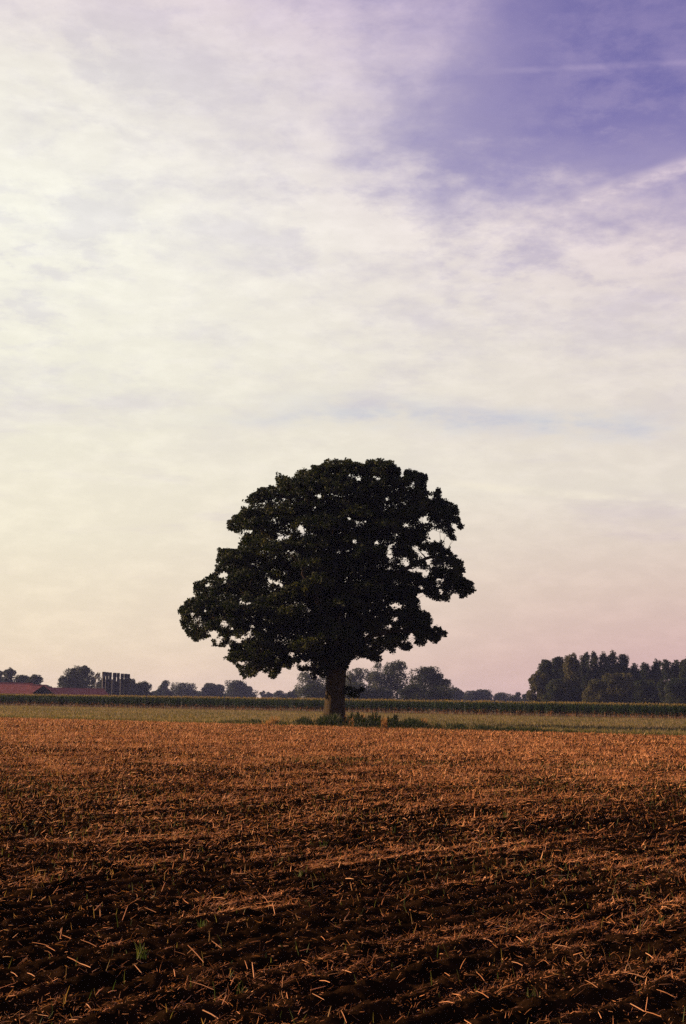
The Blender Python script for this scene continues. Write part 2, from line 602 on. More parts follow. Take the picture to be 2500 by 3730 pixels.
def scatter_fan(d0, d1, n, s=0.33, far_edge=True):
    n = int(n * ((d1 + SIDE) ** 2 - (d0 + SIDE) ** 2) / (d1 * d1 - d0 * d0))
    y = np.sqrt(rng.random(n) * ((d1 + SIDE) ** 2 - (d0 + SIDE) ** 2) + (d0 + SIDE) ** 2) - SIDE
    x = (rng.random(n) * 2 - 1) * s * (y + SIDE)
    if far_edge:
        k = y < edge_y(x) - 0.2
        x, y = x[k], y[k]
    return x, y


VV, FF, TT, off = [], [], [], 0
for (d0, f0, d1, f1, n, lmin, lmax, w0, seg, keep_base, grow) in [
        (5.2, 0, 20, 10, 150000, 0.006, 0.028, 0.0024, 1, 0.12, 0.00008),
        (5.2, 0, 18, 7, 110000, 0.012, 0.075, 0.0016, 3, 0.07, 0.00010),
        (8, 6, 40, 16, 230000, 0.022, 0.10, 0.0030, 2, 0.15, 0.00012),
        (16, 14, 72, 26, 260000, 0.035, 0.14, 0.0075, 1, 0.28, 0.0001),
        (34, 26, 118, 1, 175000, 0.05, 0.17, 0.013, 1, 0.62, 0.0001)]:
    x, y = scatter_fan(d0, d1, n)
    # the classes of piece size overlap and fade into one another
    wgt = np.clip((y - d0) / (f0 + 0.01), 0, 1) * np.clip((d1 - y) / f1, 0, 1)
    k = rng.random(len(x)) < (keep_base + straw_cover(x, y)) * wgt
    x, y = x[k], y[k]
    n = len(x)
    L = lmin + (lmax - lmin) * rng.random(n) ** 2.2
    az_ = rng.random(n) * 2 * math.pi
    az_ = np.where(rng.random(n) < 0.3, math.atan2(FE[1], FE[0]) + rng.normal(0, 0.35, n), az_)
    pitch = np.abs(rng.normal(0.05, 0.28, n))
    up_ = rng.random(n) < np.interp(y, [10, 25, 50, 100], [0.08, 0.2, 0.42, 0.55])
    pitch[up_] = rng.uniform(0.6, 1.4, up_.sum())
    W = (w0 + grow * y) * rng.uniform(0.5, 1.3, n)
    z = soil_h(x, y) + 0.004 + 0.012 * rng.random(n)
    tone = np.clip(rng.normal(0.46 if lmax > 0.03 else 0.30, 0.30, n) + 0.5 * (fbm(x * 1.1, y * 0.5, 15.0, 2) - 0.5), 0, 1)
    V, F, T = ribbons(np.stack([x, y, z], -1), az_, pitch, L, W, rng.normal(0, 0.35, n) * np.where(rng.random(n) < 0.3, 2.6, 1.0) * L, seg, tone, rng.uniform(-1.0, 1.0, n))
    VV.append(V)
    FF.append(F + off)
    TT.append(T)
    off += len(V)
print('straw faces', sum(len(q_) for q_ in FF))
obj('straw_litter', np_mesh('straw_litter', np.concatenate(VV), np.concatenate(FF), [M_straw], rnd=np.concatenate(TT)),
    label='scattered orange chopped straw lying over the dark field', cat='straw', kind='stuff')

VV, FF, TT, off = [], [], [], 0
for (d0, d1, n) in [(5.2, 14, 2000), (12, 40, 12000), (36, 112, 24000)]:
    x, y = scatter_fan(d0, d1, n)
    k = rng.random(len(x)) < 0.25 + 1.4 * np.clip(fbm(x * 0.25, y * 0.3, 12.0, 3) - 0.45, 0, 1) * 4
    x, y = x[k], y[k]
    n = len(x)
    L = 0.025 + 0.075 * rng.random(n) ** 1.6
    V, F, T = ribbons(np.stack([x, y, soil_h(x, y)], -1), rng.random(n) * 6.28, rng.uniform(0.9, 1.55, n), L, rng.uniform(0.0022, 0.0038, n) + 0.00012 * y,
                      rng.normal(0, 0.3, n) * L, 2, rng.random(n))
    VV.append(V)
    FF.append(F + off)
    TT.append(T)
    off += len(V)
obj('seedling_cover', np_mesh('seedling_cover', np.concatenate(VV), np.concatenate(FF), [M_sprout], rnd=np.concatenate(TT)),
    label='thin green seedlings sprouting all over the stubble field', cat='seedlings', kind='stuff')

# the largest stalks, each where the photograph shows it
STALKS = []


def _st(ox, oy, s, lst):
    for a in lst:
        STALKS.append((ox + a[0] / s, oy + a[1] / s, ox + a[2] / s, oy + a[3] / s))


_st(0, 3200, 2.24, [(405, 390, 510, 405), (492, 490, 510, 400), (510, 460, 600, 497), (262, 520, 400, 548), (550, 657, 650, 690), (648, 690, 740, 725),
                    (770, 265, 838, 195), (1000, 340, 1045, 220), (1180, 235, 1275, 275), (90, 762, 145, 800), (225, 770, 287, 800),
                    (0, 895, 130, 850), (660, 503, 800, 560), (1315, 595, 1400, 592), (785, 950, 835, 900), (705, 1040, 740, 1060), (885, 930, 950, 915),
                    (1100, 705, 1160, 775), (375, 575, 450, 588), (1320, 105, 1350, 30), (840, 1085, 900, 1068), (1420, 740, 1430, 800)])
_st(600, 2900, 2.24, [(190, 1215, 320, 1355), (205, 1510, 400, 1578), (310, 1745, 440, 1815), (385, 1180, 490, 1260), (1190, 1582, 1315, 1550),
                      (1205, 1642, 1300, 1660), (1008, 1665, 995, 1600), (1485, 1850, 1440, 1745), (900, 960, 880, 870), (845, 865, 800, 810),
                      (730, 1480, 715, 1355), (678, 1410, 655, 1340), (1450, 1418, 1525, 1440), (1120, 1335, 1188, 1365), (470, 1700, 505, 1625),
                      (540, 1540, 570, 1480), (1245, 550, 1340, 577), (385, 828, 495, 835), (318, 895, 362, 840), (1275, 1160, 1308, 1175),
                      (1320, 1132, 1375, 1138), (1105, 1262, 1180, 1245), (590, 1755, 655, 1810), (1265, 1505, 1350, 1520), (1090, 1780, 1120, 1720)])
_st(1600, 3000, 1.742, [(1213, 1172, 1300, 1190), (1300, 1190, 1410, 1225), (1310, 1190, 1323, 1100), (235, 940, 290, 1000), (235, 1062, 315, 1105),
                        (925, 992, 1005, 1040), (350, 650, 440, 665), (645, 565, 705, 605), (640, 658, 693, 635), (1265, 470, 1350, 473),
                        (1155, 950, 1300, 975), (1380, 1085, 1500, 1103), (35, 945, 90, 985), (160, 1245, 205, 1272), (490, 715, 535, 755),
                        (725, 768, 845, 792), (1005, 745, 1055, 735), (1030, 1235, 1010, 1195), (280, 742, 340, 752), (85, 1080, 160, 1100),
                        (1310, 820, 1360, 855), (1460, 512, 1530, 525), (460, 890, 530, 900), (1025, 525, 1080, 480), (1115, 515, 1100, 460),
                        (430, 260, 430, 215), (670, 180, 685, 110), (0, 1135, 95, 1137)])
for (x1, y1, x2, y2) in STALKS:
    if y1 < y2 and abs(y2 - y1) > 0:
        x1, y1, x2, y2 = x2, y2, x1, y1                   # first end = the lower one in the picture
    b = ground(x1, y1)
    b = ground(x1, y1, float(soil_h(b[0], b[1])) + 0.012)
    t = ground(x2, y2)
    dy = min(max(t[1] - b[1], 0), 0.05)
    e = at(x2, y2, b[1] + dy)
    ht = float(soil_h(e[0], e[1]))
    e[2] = max(e[2], ht + 0.012)
    mid = (b + e) / 2 + np.array([0, 0, random.uniform(0.0, 0.006)])
    L = np.linalg.norm(e - b)
    rr = random.uniform(0.0014, 0.0026)
    up_ = (e[2] - b[2]) / L
    pts = [b - b, (b + (mid - b) * 0.9) - b, mid + (e - mid) * 0.5 - b, e - b]
    v, f = tube(pts, [rr, rr * 1.05, rr * 0.95, rr * 0.7], 5)
    me = np_mesh('straw_stalk', v, f, [M_straw], rnd=np.full(len(v), random.uniform(0.75, 1.0)), smooth=True)
    pose = 'standing upright out of' if up_ > 0.75 else ('leaning out of' if up_ > 0.35 else 'lying flat on')
    side = 'left' if x1 < 833 else ('middle' if x1 < 1667 else 'right')
    where = 'nearest' if y1 > 3450 else 'farther off'
    obj('straw_stalk', me, loc=b, label='%s orange straw stalk %s dark soil, %s, %s' % ('long' if L > 0.085 else ('medium' if L > 0.05 else 'short'), pose, where, side),
        cat='straw stalk', group='single straw stalks on the foreground soil')

# green tufts
TUFTS = [(515, 3492, 0.16, 14, 'fullest bright green grass tuft on the dark soil near the bottom left'),
         (737, 3385, 0.09, 8, 'small dark green grass tuft left of centre in the bare soil'),
         (1907, 3088, 0.13, 7, 'upright green grass tuft right of centre in the straw covered soil'),
         (880, 3632, 0.12, 4, 'sparse green shoots low in the foreground left of centre'),
         (1945, 3640, 0.14, 5, 'row of thin green shoots at the bottom right of centre'),
         (1090, 3200, 0.10, 6, 'yellowish green shoots in the middle of the foreground'),
         (1840, 2985, 0.16, 9, 'small green tuft among straw in the mid field, right'),
         (1175, 3085, 0.14, 8, 'green tuft on the straw band in the centre of the field')]
for (px, py, h, nb, lab) in TUFTS:
    b = ground(px, py)
    b[2] = float(soil_h(b[0], b[1]))
    n = nb * 2
    P0 = np.stack([rng.normal(0, 0.018, n), rng.normal(0, 0.018, n), np.zeros(n)], -1)
    L = rng.uniform(0.3, 1.0, n) * h * 0.75
    V, F, T = ribbons(P0, rng.random(n) * 6.28, rng.uniform(1.0, 1.5, n), L, np.full(n, 0.0038), rng.normal(0, 0.4, n) * L, 3, rng.uniform(0, 0.6, n))
    obj('grass_tuft', np_mesh('grass_tuft', V, F, [M_sprout], rnd=T), loc=b, label=lab, cat='grass tuft', group='green tufts in the stubble field')

# ------------------------------------------------------------------ meadow grass and verge
x0 = rng.uniform(-85, 75, 150000)
fy = rng.random(len(x0)) ** 1.6
y0 = edge_y(x0) + fy * (corn_y(x0) - edge_y(x0))
k = np.abs(x0) < 0.34 * y0
x0, y0 = x0[k][:75000], y0[k][:75000]
n = len(x0)
L = rng.uniform(0.06, 0.26, n)
patch = fbm(x0 * 0.12, y0 * 0.05, 3.0, 3)
V, F, T = ribbons(np.stack([x0, y0, np.zeros(n)], -1), rng.random(n) * 6.28, rng.uniform(0.8, 1.5, n), L, rng.uniform(0.03, 0.07, n), rng.normal(0, 0.2, n) * L,
                  1, np.clip(rng.normal(0.5, 0.22, n) + (patch - 0.5) * 0.8, 0, 1))
obj('meadow_grass', np_mesh('meadow_grass', V, F, [M_grass], rnd=T), label='short khaki grass between the field and the maize', cat='grass', kind='stuff')

x0 = rng.uniform(-42, 36, 26000)
y0 = edge_y(x0) + rng.normal(0.6, 1.3, len(x0))
n = len(x0)
L = rng.uniform(0.05, 0.20, n) * np.clip(1.3 - np.abs(y0 - edge_y(x0) - 0.6) / 4, 0.2, 1)
V, F, T = ribbons(np.stack([x0, y0, np.full(n, -0.03)], -1), rng.random(n) * 6.28, rng.uniform(0.8, 1.5, n), L, rng.uniform(0.02, 0.05, n), rng.normal(0, 0.2, n) * L,
                  1, rng.random(n))
obj('verge_grass', np_mesh('verge_grass', V, F, [M_verge], rnd=T), label='green grass verge along the far edge of the stubble field', cat='grass', kind='stuff')

# ------------------------------------------------------------------ maize
def maize_plants(px_, py_, seed):
    g = np.random.default_rng(seed)
    n = len(px_)
    h = g.normal(2.28, 0.10, n) + 0.22 * (fbm(px_ * 0.25, py_ * 0.1, 3.0, 3) - 0.5)
    base = np.stack([px_, py_, np.zeros(n)], -1)
    Vs, Fs, Ts, Ms, off = [], [], [], [], 0

    def add(V, F, T, m):
        nonlocal off
        Vs.append(V)
        Fs.append(F + off)
        Ts.append(T)
        Ms.append(np.full(len(F), m) if np.isscalar(m) else m)
        off += len(V)
    # stem: dry foot and green rest
    z = np.zeros(n)
    V, F, T = ribbons(base, g.random(n) * 6.28, np.full(n, 1.52), np.full(n, 0.45), np.full(n, 0.05), z, 1, g.random(n))
    add(V, F, T, 1)
    b2 = base + np.array([0, 0, 0.45])
    V, F, T = ribbons(b2, g.random(n) * 6.28, np.full(n, 1.54), h - 0.75, np.full(n, 0.045), z, 1, g.random(n))
    add(V, F, T, 0)
    nl = 8
    for k in range(nl):
        t = (k + 0.5) / nl
        zz = 0.25 + t * 1.72
        L = 0.62 * (0.7 + 0.6 * math.sin(math.pi * min(t + 0.1, 1.0))) * g.uniform(0.8, 1.15, n)
        a = g.random(n) * 6.28
        up = 0.95 + 0.25 * t
        d1 = np.stack([np.cos(a) * math.cos(up), np.sin(a) * math.cos(up), np.full(n, math.sin(up))], -1)
        d2 = np.stack([np.cos(a) * 0.93, np.sin(a) * 0.93, np.full(n, -0.35 if t < 0.7 else 0.2)], -1)
        s = np.stack([-np.sin(a), np.cos(a), np.zeros(n)], -1) * 0.045
        p0 = base + np.stack([z, z, zz + g.normal(0, 0.07, n)], -1)
        p1 = p0 + d1 * (L * 0.5)[:, None]
        p2 = p1 + d2 * (L * 0.55)[:, None]
        V = np.stack([p0 - s * 0.6, p0 + s * 0.6, p1 - s, p1 + s, p2], 1).reshape(-1, 3)
        bs = (np.arange(n) * 5)[:, None]
        F = np.concatenate([np.concatenate([bs, bs + 1, bs + 3, bs + 2], 1), np.concatenate([bs + 2, bs + 3, bs + 4, bs + 4], 1)])
        dry = 1 if k == 0 else 0
        mm = np.full(2 * n, dry)
        if k == 1:
            q = g.random(n) < 0.45
            mm = np.concatenate([q, q]).astype(int)
        add(V, F, np.repeat(g.random(n), 5), mm)
    top = base + np.stack([z, z, h - 0.34], -1)
    for k in range(4):
        V, F, T = ribbons(top, g.random(n) * 6.28, g.uniform(1.0, 1.5, n), g.uniform(0.22, 0.36, n), np.full(n, 0.03), z, 1, g.random(n))
        add(V, F, T, 2)
    F = np.concatenate(Fs)
    M = np.concatenate(Ms)
    tri = F[:, 2] == F[:, 3]
    return np.concatenate(Vs), [F[~tri], F[tri][:, :3]], np.concatenate([M[~tri], M[tri]]), np.concatenate(Ts)


nA, nB = 4800, 2600
gx = np.concatenate([rng.uniform(-92, 76, nA), rng.uniform(-92, 76, nB)])
gy = corn_y(gx) + np.concatenate([4.6 * rng.random(nA) ** 1.1 + rng.normal(0, 0.06, nA), 4.5 + 26 * rng.random(nB) ** 1.3])
V, F, MI, T = maize_plants(np.array(gx), np.array(gy), 3)
obj('maize_crop', np_mesh('maize_crop', V, F, [M_corn, M_corn_dry, M_tassel], mat_idx=MI, rnd=T),
    label='tall green maize crop with yellowish tassels behind the oak', cat='maize', kind='stuff')

# ------------------------------------------------------------------ the oak
OUT = [(698,2130),(739,2109),(754,2097),(781,2086),(785,2061),(792,2007),(800,1990),(834,1996),(861,1996),(865,1977),(888,1954),(884,1942),
       (857,1942),(834,1935),(821,1914),(829,1893),(846,1877),(873,1866),(884,1828),(903,1805),(926,1793),(938,1778),(980,1766),(1006,1772),
       (1005,1739),(1012,1717),(1037,1728),(1064,1743),(1079,1718),(1104,1707),(1131,1711),(1135,1694),(1171,1694),(1184,1678),(1199,1669),
       (1234,1674),(1276,1667),(1287,1680),(1325,1688),(1337,1673),(1364,1674),(1387,1669),(1406,1676),(1440,1678),(1448,1697),(1463,1717),
       (1463,1734),(1471,1715),(1498,1707),(1524,1715),(1557,1726),(1559,1755),(1551,1782),(1574,1793),(1601,1772),(1612,1793),(1609,1812),
       (1655,1831),(1677,1854),(1674,1877),(1693,1921),(1681,1933),(1655,1921),(1664,1958),(1655,1977),(1641,1973),(1643,2007),(1655,2017),
       (1689,2048),(1693,2084),(1679,2099),(1716,2116),(1723,2124),(1733,2153),(1708,2174),(1676,2185),(1666,2162),(1651,2162),(1635,2191),
       (1612,2193),(1578,2187),(1547,2166),(1534,2155),(1522,2170),(1530,2193),(1528,2216),(1566,2233),(1578,2258),(1570,2285),(1586,2277),
       (1612,2285),(1632,2308),(1605,2335),(1580,2350),(1566,2331),(1540,2354),(1521,2358),(1509,2335),(1507,2358),(1488,2375),(1444,2358),
       (1434,2388),(1417,2373),(1385,2386),(1406,2411),(1371,2415),(1348,2407),(1325,2396),(1291,2400),(1276,2426),(1262,2442),(1240,2440),
       (1200,2440),(1186,2469),(1156,2465),(1140,2480),(1130,2450),(1102,2447),(1079,2445),(1068,2434),(1045,2440),(1029,2434),(1026,2449),(989,2482),(976,2457),
       (945,2446),(934,2465),(888,2474),(874,2457),(865,2430),(834,2411),(813,2394),(836,2377),(834,2346),(804,2365),(773,2350),(771,2335),
       (788,2315),(754,2329),(712,2340),(681,2315),(658,2277),(654,2247),(647,2218),(660,2205),(679,2182),(712,2174),(704,2139)]
HOLES = [(1588,1950,30,20),(1630,1977,14,20),(1544,1893,12,12),(1421,2019,13,20),(1519,2003,10,10),(1549,2023,18,14),(1563,2046,8,10),
         (1480,2050,8,14),(1498,2072,14,10),(1524,2076,14,9),(1553,2088,16,12),(1379,1745,8,6),(1410,1818,6,7),(1291,1971,9,8),(1371,1977,6,6),
         (1272,1889,5,6),(1299,1902,5,9),(1331,1900,5,6),(1272,1921,5,6),(1249,2243,10,16),(1436,2205,12,8),(1500,2323,12,18),(1603,2111,20,4),
         (1609,2155,6,8),(1345,2317,12,9),(1358,2245,8,8),(1534,2141,5,8),(1096,1923,9,12),(1104,1942,5,10),(1163,1808,11,6),(907,1935,18,6),
         (897,1841,10,7),(1150,1847,5,5),(1018,1956,7,5),(1049,1956,6,5),(811,2095,12,8),(984,2118,12,8),(1008,2122,10,6),(1024,2130,7,10),
         (880,2193,8,7),(909,2197,8,5),(702,2239,8,8),(731,2249,6,8),(748,2226,7,6),(819,2273,16,10),(846,2291,6,5),(850,2325,12,10),
         (884,2319,8,9),(909,2308,10,10),(873,2335,10,7),(783,2308,14,8),(962,2293,5,6),(922,2277,6,8),(798,2338,6,7),(884,2415,12,7),
         (1066,2381,7,14),(1075,2426,5,14),(1100,2415,6,14),(1129,2413,6,9),(758,2130,8,6),(821,2117,4,9),(1179,2400,8,6),(1310,1745,6,8),
         (1443,1690,5,4),(1570,1815,8,4),(1478,1915,10,4),(1440,2255,6,6),(1420,2280,6,8),(1463,2290,5,10)]
TB = ground(1214, 2634)
TY = float(TB[1])
S = TY / FPX                                   # metres per photo pixel at the oak


def crown_ok(P, margin, rough=True):
    px, py = project(P)
    ins = in_poly(px, py, OUT)
    d = poly_dist(px, py, OUT)
    sd = np.where(ins, d, -d)
    wv = (vnoise(px * 0.075, py * 0.075, 5.0) - 0.55) * 17 + (vnoise(px * 0.2, py * 0.2, 8.0) - 0.5) * 9
    ok = sd > (wv if rough else 0) + margin
    wob = (0.05 if margin == 0 else 0.5) + (1.1 if margin == 0 else 1.2) * (0.6 * vnoise(px * 0.10, py * 0.10, 2.0) + 0.4 * vnoise(px * 0.27, py * 0.27, 6.0))
    hole = np.zeros(len(px), bool)
    for (hx, hy, rx, ry) in HOLES:
        m = -0.5 if margin == 0 else 6.5
        hole |= ((px - hx) / (rx + m)) ** 2 + ((py - hy) / (ry + m)) ** 2 < wob
    return ok & ~hole


# widths of the crown at each height give its depth
lev = np.arange(1665, 2485, 5)
span = []
for yy in lev:
    xx = np.arange(630, 1750, 4.0)
    ins = in_poly(xx, np.full_like(xx, yy), OUT)
    span.append((xx[ins].min(), xx[ins].max()) if ins.any() else (1150, 1250))
span = np.array(span)


def half_depth(px, py):
    a = np.interp(py, lev, span[:, 0])
    b = np.interp(py, lev, span[:, 1])
    c, hw = (a + b) / 2, (b - a) / 2
    t = np.clip(1 - ((px - c) / (hw + 1)) ** 2, 0, 1)
    top = np.clip((py - 1660) / 330, 0, 1) ** 0.5
    return np.sqrt(t) * np.minimum(hw * S, 6.6) * (0.55 + 0.45 * top)


# boughs: rounded masses of foliage spread through the crown, denser at its skin
boughs = []
tries = 0
g = np.random.default_rng(21)
while len(boughs) < 230 and tries < 60000:
    tries += 1
    px, py = g.uniform(650, 1730), g.uniform(1670, 2470)
    if not in_poly(np.array([px]), np.array([py]), OUT)[0]:
        continue
    d = poly_dist(np.array([px]), np.array([py]), OUT)[0]
    if d < 22:
        continue
    hd = float(half_depth(px, py))
    s = g.choice([-1, 1]) * g.random() ** 0.45
    p = at(px, py, TY + s * hd)
    rad = min(1.35, 0.45 + d * S * 0.55) * g.uniform(0.7, 1.05)
    if any(np.linalg.norm((p - q[0]) * [1, 1, 1.25]) < 0.62 * (rad + q[1]) for q in boughs):
        continue
    boughs.append((p, rad))

# sprays (leaf clusters) on the boughs, more on top than below
SP, SR = [], []
for (p, rad) in boughs:
    n = int(34 * rad * rad) + 8
    u = g.normal(size=(n, 3))
    u /= np.linalg.norm(u, axis=1)[:, None]
    u[:, 2] = np.where(u[:, 2] < -0.25, -u[:, 2] * 0.6, u[:, 2])
    rr = rad * g.uniform(0.55, 1.05, n)
    q = p + u * rr[:, None] * np.array([1.15, 1.15, 0.72])
    SP.append(q)
    SR.append(g.uniform(0.20, 0.36, n))
SP, SR = np.concatenate(SP), np.concatenate(SR)
k = crown_ok(SP, 3)
SP, SR = SP[k], SR[k]
# sprays that carry the outline
px = g.uniform(640, 1745, 90000)
py = g.uniform(1660, 2490, 90000)
d = poly_dist(px, py, OUT)
k = in_poly(px, py, OUT) & (d > 4) & (d < 40)
px, py = px[k][:5600], py[k][:5600]
q = at(px, py, TY)
q = at(px, py, TY + g.normal(0, 0.45, len(px)) * (0.5 + half_depth(px, py)))
k = crown_ok(q, 1)
SP = np.concatenate([SP, q[k]])
SR = np.concatenate([SR, g.uniform(0.14, 0.26, k.sum())])
# inner fill, so that the middle of the crown is closed
px = g.uniform(700, 1650, 30000)
py = g.uniform(1700, 2430, 30000)
d = poly_dist(px, py, OUT)
k = in_poly(px, py, OUT) & (d > 34)
px, py = px[k][:4600], py[k][:4600]
q = at(px, py, TY + g.normal(0, 2.0, len(px)))
k = crown_ok(q, 4)
SP = np.concatenate([SP, q[k]])
SR = np.concatenate([SR, g.uniform(0.25, 0.42, k.sum())])


def leaf_quads(C, size, g, flat=0.35):
    """folded leaf blades (4 vertices) at the centres C"""
    n = len(C)
    a = g.random(n) * 2 * math.pi
    tilt = g.normal(-0.25, 0.55, n)
    d = np.stack([np.cos(a) * np.cos(tilt), np.sin(a) * np.cos(tilt), np.sin(tilt)], -1)
    s = np.cross(d, g.normal(size=(n, 3)))
    s /= np.linalg.norm(s, axis=1)[:, None] + 1e-9
    nn = np.cross(d, s)
    L = (size * g.uniform(0.7, 1.25, n))[:, None]
    V = np.stack([C - d * L * 0.5, C + s * L * 0.32 + nn * L * 0.08, C + d * L * 0.5, C - s * L * 0.32 + nn * L * 0.08], 1).reshape(-1, 3)
    F = (np.arange(n) * 4)[:, None] + np.arange(4)[None, :]
    return V, F


per = np.clip((SR / 0.28) ** 2 * 23, 8, 38).astype(int)
idx = np.repeat(np.arange(len(SP)), per)
n = len(idx)
u = g.normal(size=(n, 3))
u /= np.linalg.norm(u, axis=1)[:, None]
C = SP[idx] + u * (SR[idx] * g.random(n) ** 0.5)[:, None] * np.array([1.1, 1.1, 0.85])
k = crown_ok(C, 0)
C, idx = C[k], idx[k]
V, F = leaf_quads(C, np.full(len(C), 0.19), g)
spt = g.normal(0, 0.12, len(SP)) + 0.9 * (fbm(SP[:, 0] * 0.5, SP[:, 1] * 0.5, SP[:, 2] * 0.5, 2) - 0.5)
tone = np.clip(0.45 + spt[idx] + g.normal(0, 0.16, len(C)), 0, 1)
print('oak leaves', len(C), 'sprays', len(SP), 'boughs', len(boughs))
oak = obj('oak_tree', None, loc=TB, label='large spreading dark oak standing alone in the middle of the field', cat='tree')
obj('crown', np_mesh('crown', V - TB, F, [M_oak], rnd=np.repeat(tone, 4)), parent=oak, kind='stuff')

# trunk with root flare and bark ridges
TR = [(2640, 1168, 1262), (2625, 1171, 1258), (2600, 1178, 1254), (2560, 1183, 1254), (2520, 1187, 1255), (2480, 1189, 1257), (2440, 1190, 1260),
      (2400, 1190, 1262), (2350, 1192, 1262), (2300, 1198, 1258), (2240, 1205, 1245), (2180, 1212, 1236)]
rings, sides = [], 40
ys = np.linspace(2640, 2180, 64)
lx = np.interp(-ys, [-t[0] for t in TR], [t[1] for t in TR])
rx = np.interp(-ys, [-t[0] for t in TR], [t[2] for t in TR])
tv = []
for i, yy in enumerate(ys):
    c = at((lx[i] + rx[i]) / 2, yy, TY)
    r0 = (rx[i] - lx[i]) / 2 * S
    if i == 0:
        c[2] = -0.15
    a = np.arange(sides) / sides * 2 * math.pi
    hz = c[2]
    fl = max(0, 1 - hz / 1.3) ** 2
    rad = r0 * (1 + 0.05 * np.sin(a * 3 + 1) + 0.14 * fl * np.maximum(np.cos(a * 5 + 0.7), 0) +
                0.05 * (fbm(np.cos(a) * 3.5, np.sin(a) * 3.5, hz * 0.35, 3) - 0.5) + 0.045 * np.abs(np.sin(a * 10 + 2.5 * vnoise(a * 2, a * 0 + hz * 0.7, 1.0))))
    tv.append(np.stack([c[0] + rad * np.cos(a), c[1] + rad * np.sin(a), np.full(sides, hz)], -1))
v = np.concatenate(tv) - TB
f = np.array([(i * sides + k_, i * sides + (k_ + 1) % sides, (i + 1) * sides + (k_ + 1) % sides, (i + 1) * sides + k_)
              for i in range(len(ys) - 1) for k_ in range(sides)])
obj('trunk', np_mesh('trunk', v, f, [M_bark], smooth=True), parent=oak)

# main limbs, each a part, then the branches that reach the boughs
LIMBS = [((1205, 2420), [(1120, 2350, -1.0), (1000, 2290, -2.2), (860, 2260, -2.5), (740, 2250, -1.5)]),
         ((1205, 2400), [(1130, 2300, 1.5), (1030, 2200, 3.0), (900, 2130, 3.5)]),
         ((1210, 2370), [(1130, 2200, -0.5), (1040, 2050, -1.5), (930, 1930, -1.0)]),
         ((1245, 2410), [(1330, 2330, -1.0), (1430, 2300, -2.0), (1540, 2310, -1.5)]),
         ((1245, 2380), [(1330, 2270, 1.8), (1430, 2180, 3.2), (1560, 2150, 2.5), (1660, 2140, 1.5)]),
         ((1240, 2350), [(1320, 2180, -1.5), (1420, 2100, -3.0), (1540, 2040, -2.5), (1620, 2030, -1.0)]),
         ((1232, 2300), [(1270, 2120, 0.8), (1350, 1950, 1.0), (1480, 1850, 0.5), (1590, 1850, 0.0)]),
         ((1225, 2250), [(1210, 2060, -1.0), (1180, 1900, -1.5), (1120, 1790, -1.0)]),
         ((1228, 2230), [(1250, 2030, 1.5), (1290, 1880, 1.5), (1340, 1760, 0.5)]),
         ((1215, 2330), [(1180, 2230, -2.5), (1130, 2150, -4.2), (1100, 2080, -5.0)]),
         ((1225, 2340), [(1250, 2230, 2.5), (1290, 2130, 4.4), (1300, 2050, 5.2)]),
         ((1212, 2420), [(1150, 2385, -1.8), (1060, 2370, -2.8), (950, 2390, -3.0)])]
nodes = []
for (sx, sy), pts in LIMBS:
    P_ = [at(sx, sy, TY)] + [at(a_, b_, TY + c_) for a_, b_, c_ in pts]
    P_ = np.array(P_)
    # smooth curve
    tt = np.linspace(0, len(P_) - 1, 14)
    i1 = np.clip(tt.astype(int), 0, len(P_) - 2)
    fr = (tt - i1)[:, None]
    Pm = P_[np.clip(i1 - 1, 0, None)]
    Pp = P_[np.clip(i1 + 2, None, len(P_) - 1)]
    A, B = P_[i1], P_[i1 + 1]
    cur = 0.5 * (2 * A + (B - Pm) * fr + (2 * Pm - 5 * A + 4 * B - Pp) * fr ** 2 + (-Pm + 3 * A - 3 * B + Pp) * fr ** 3)
    cur += g.normal(0, 0.06, cur.shape)
    rad = np.linspace(0.30, 0.07, 14)
    v, f = tube(cur - TB, rad, 9)
    obj('limb', np_mesh('limb', v, f, [M_bark], smooth=True), parent=oak)
    for c_, r_ in zip(cur, rad):
        nodes.append((c_, r_))
NP = np.array([n_[0] for n_ in nodes])
NR = np.array([n_[1] for n_ in nodes])
parts = []
fork = at(1228, 2330, TY)
for (p, rad) in sorted(boughs, key=lambda b_: np.linalg.norm(b_[0] - fork)):
    d = np.linalg.norm(NP - p, axis=1) + np.where(NP[:, 2] > p[2] + 0.3, 1.2, 0)
    j = int(np.argmin(d))
    a_, b_ = NP[j], p
    m = (a_ + b_) / 2 + g.normal(0, 0.10, 3) * np.linalg.norm(b_ - a_) * 0.6
    r0 = min(NR[j] * 0.7, 0.07)
    r0 = max(r0, 0.02)
    v, f = tube([a_ - TB, m - TB, b_ - TB], [r0, r0 * 0.75, r0 * 0.45], 5)
    parts.append((v, f))
    NP = np.concatenate([NP, [m, b_]])
    NR = np.concatenate([NR, [r0 * 0.8, r0 * 0.6]])
for i in g.permutation(len(SP))[:2600]:
    d = np.linalg.norm(NP - SP[i], axis=1)
    j = int(np.argmin(d))
    if 0.1 < d[j] < 2.2:
        v, f = tube([NP[j] - TB, (NP[j] + SP[i]) / 2 - TB + g.normal(0, 0.04, 3), SP[i] - TB], [0.016, 0.012, 0.006], 3)
        parts.append((v, f))
v, f = join(parts)
obj('branches', np_mesh('branches', v, f, [M_bark], smooth=True), parent=oak, kind='stuff')

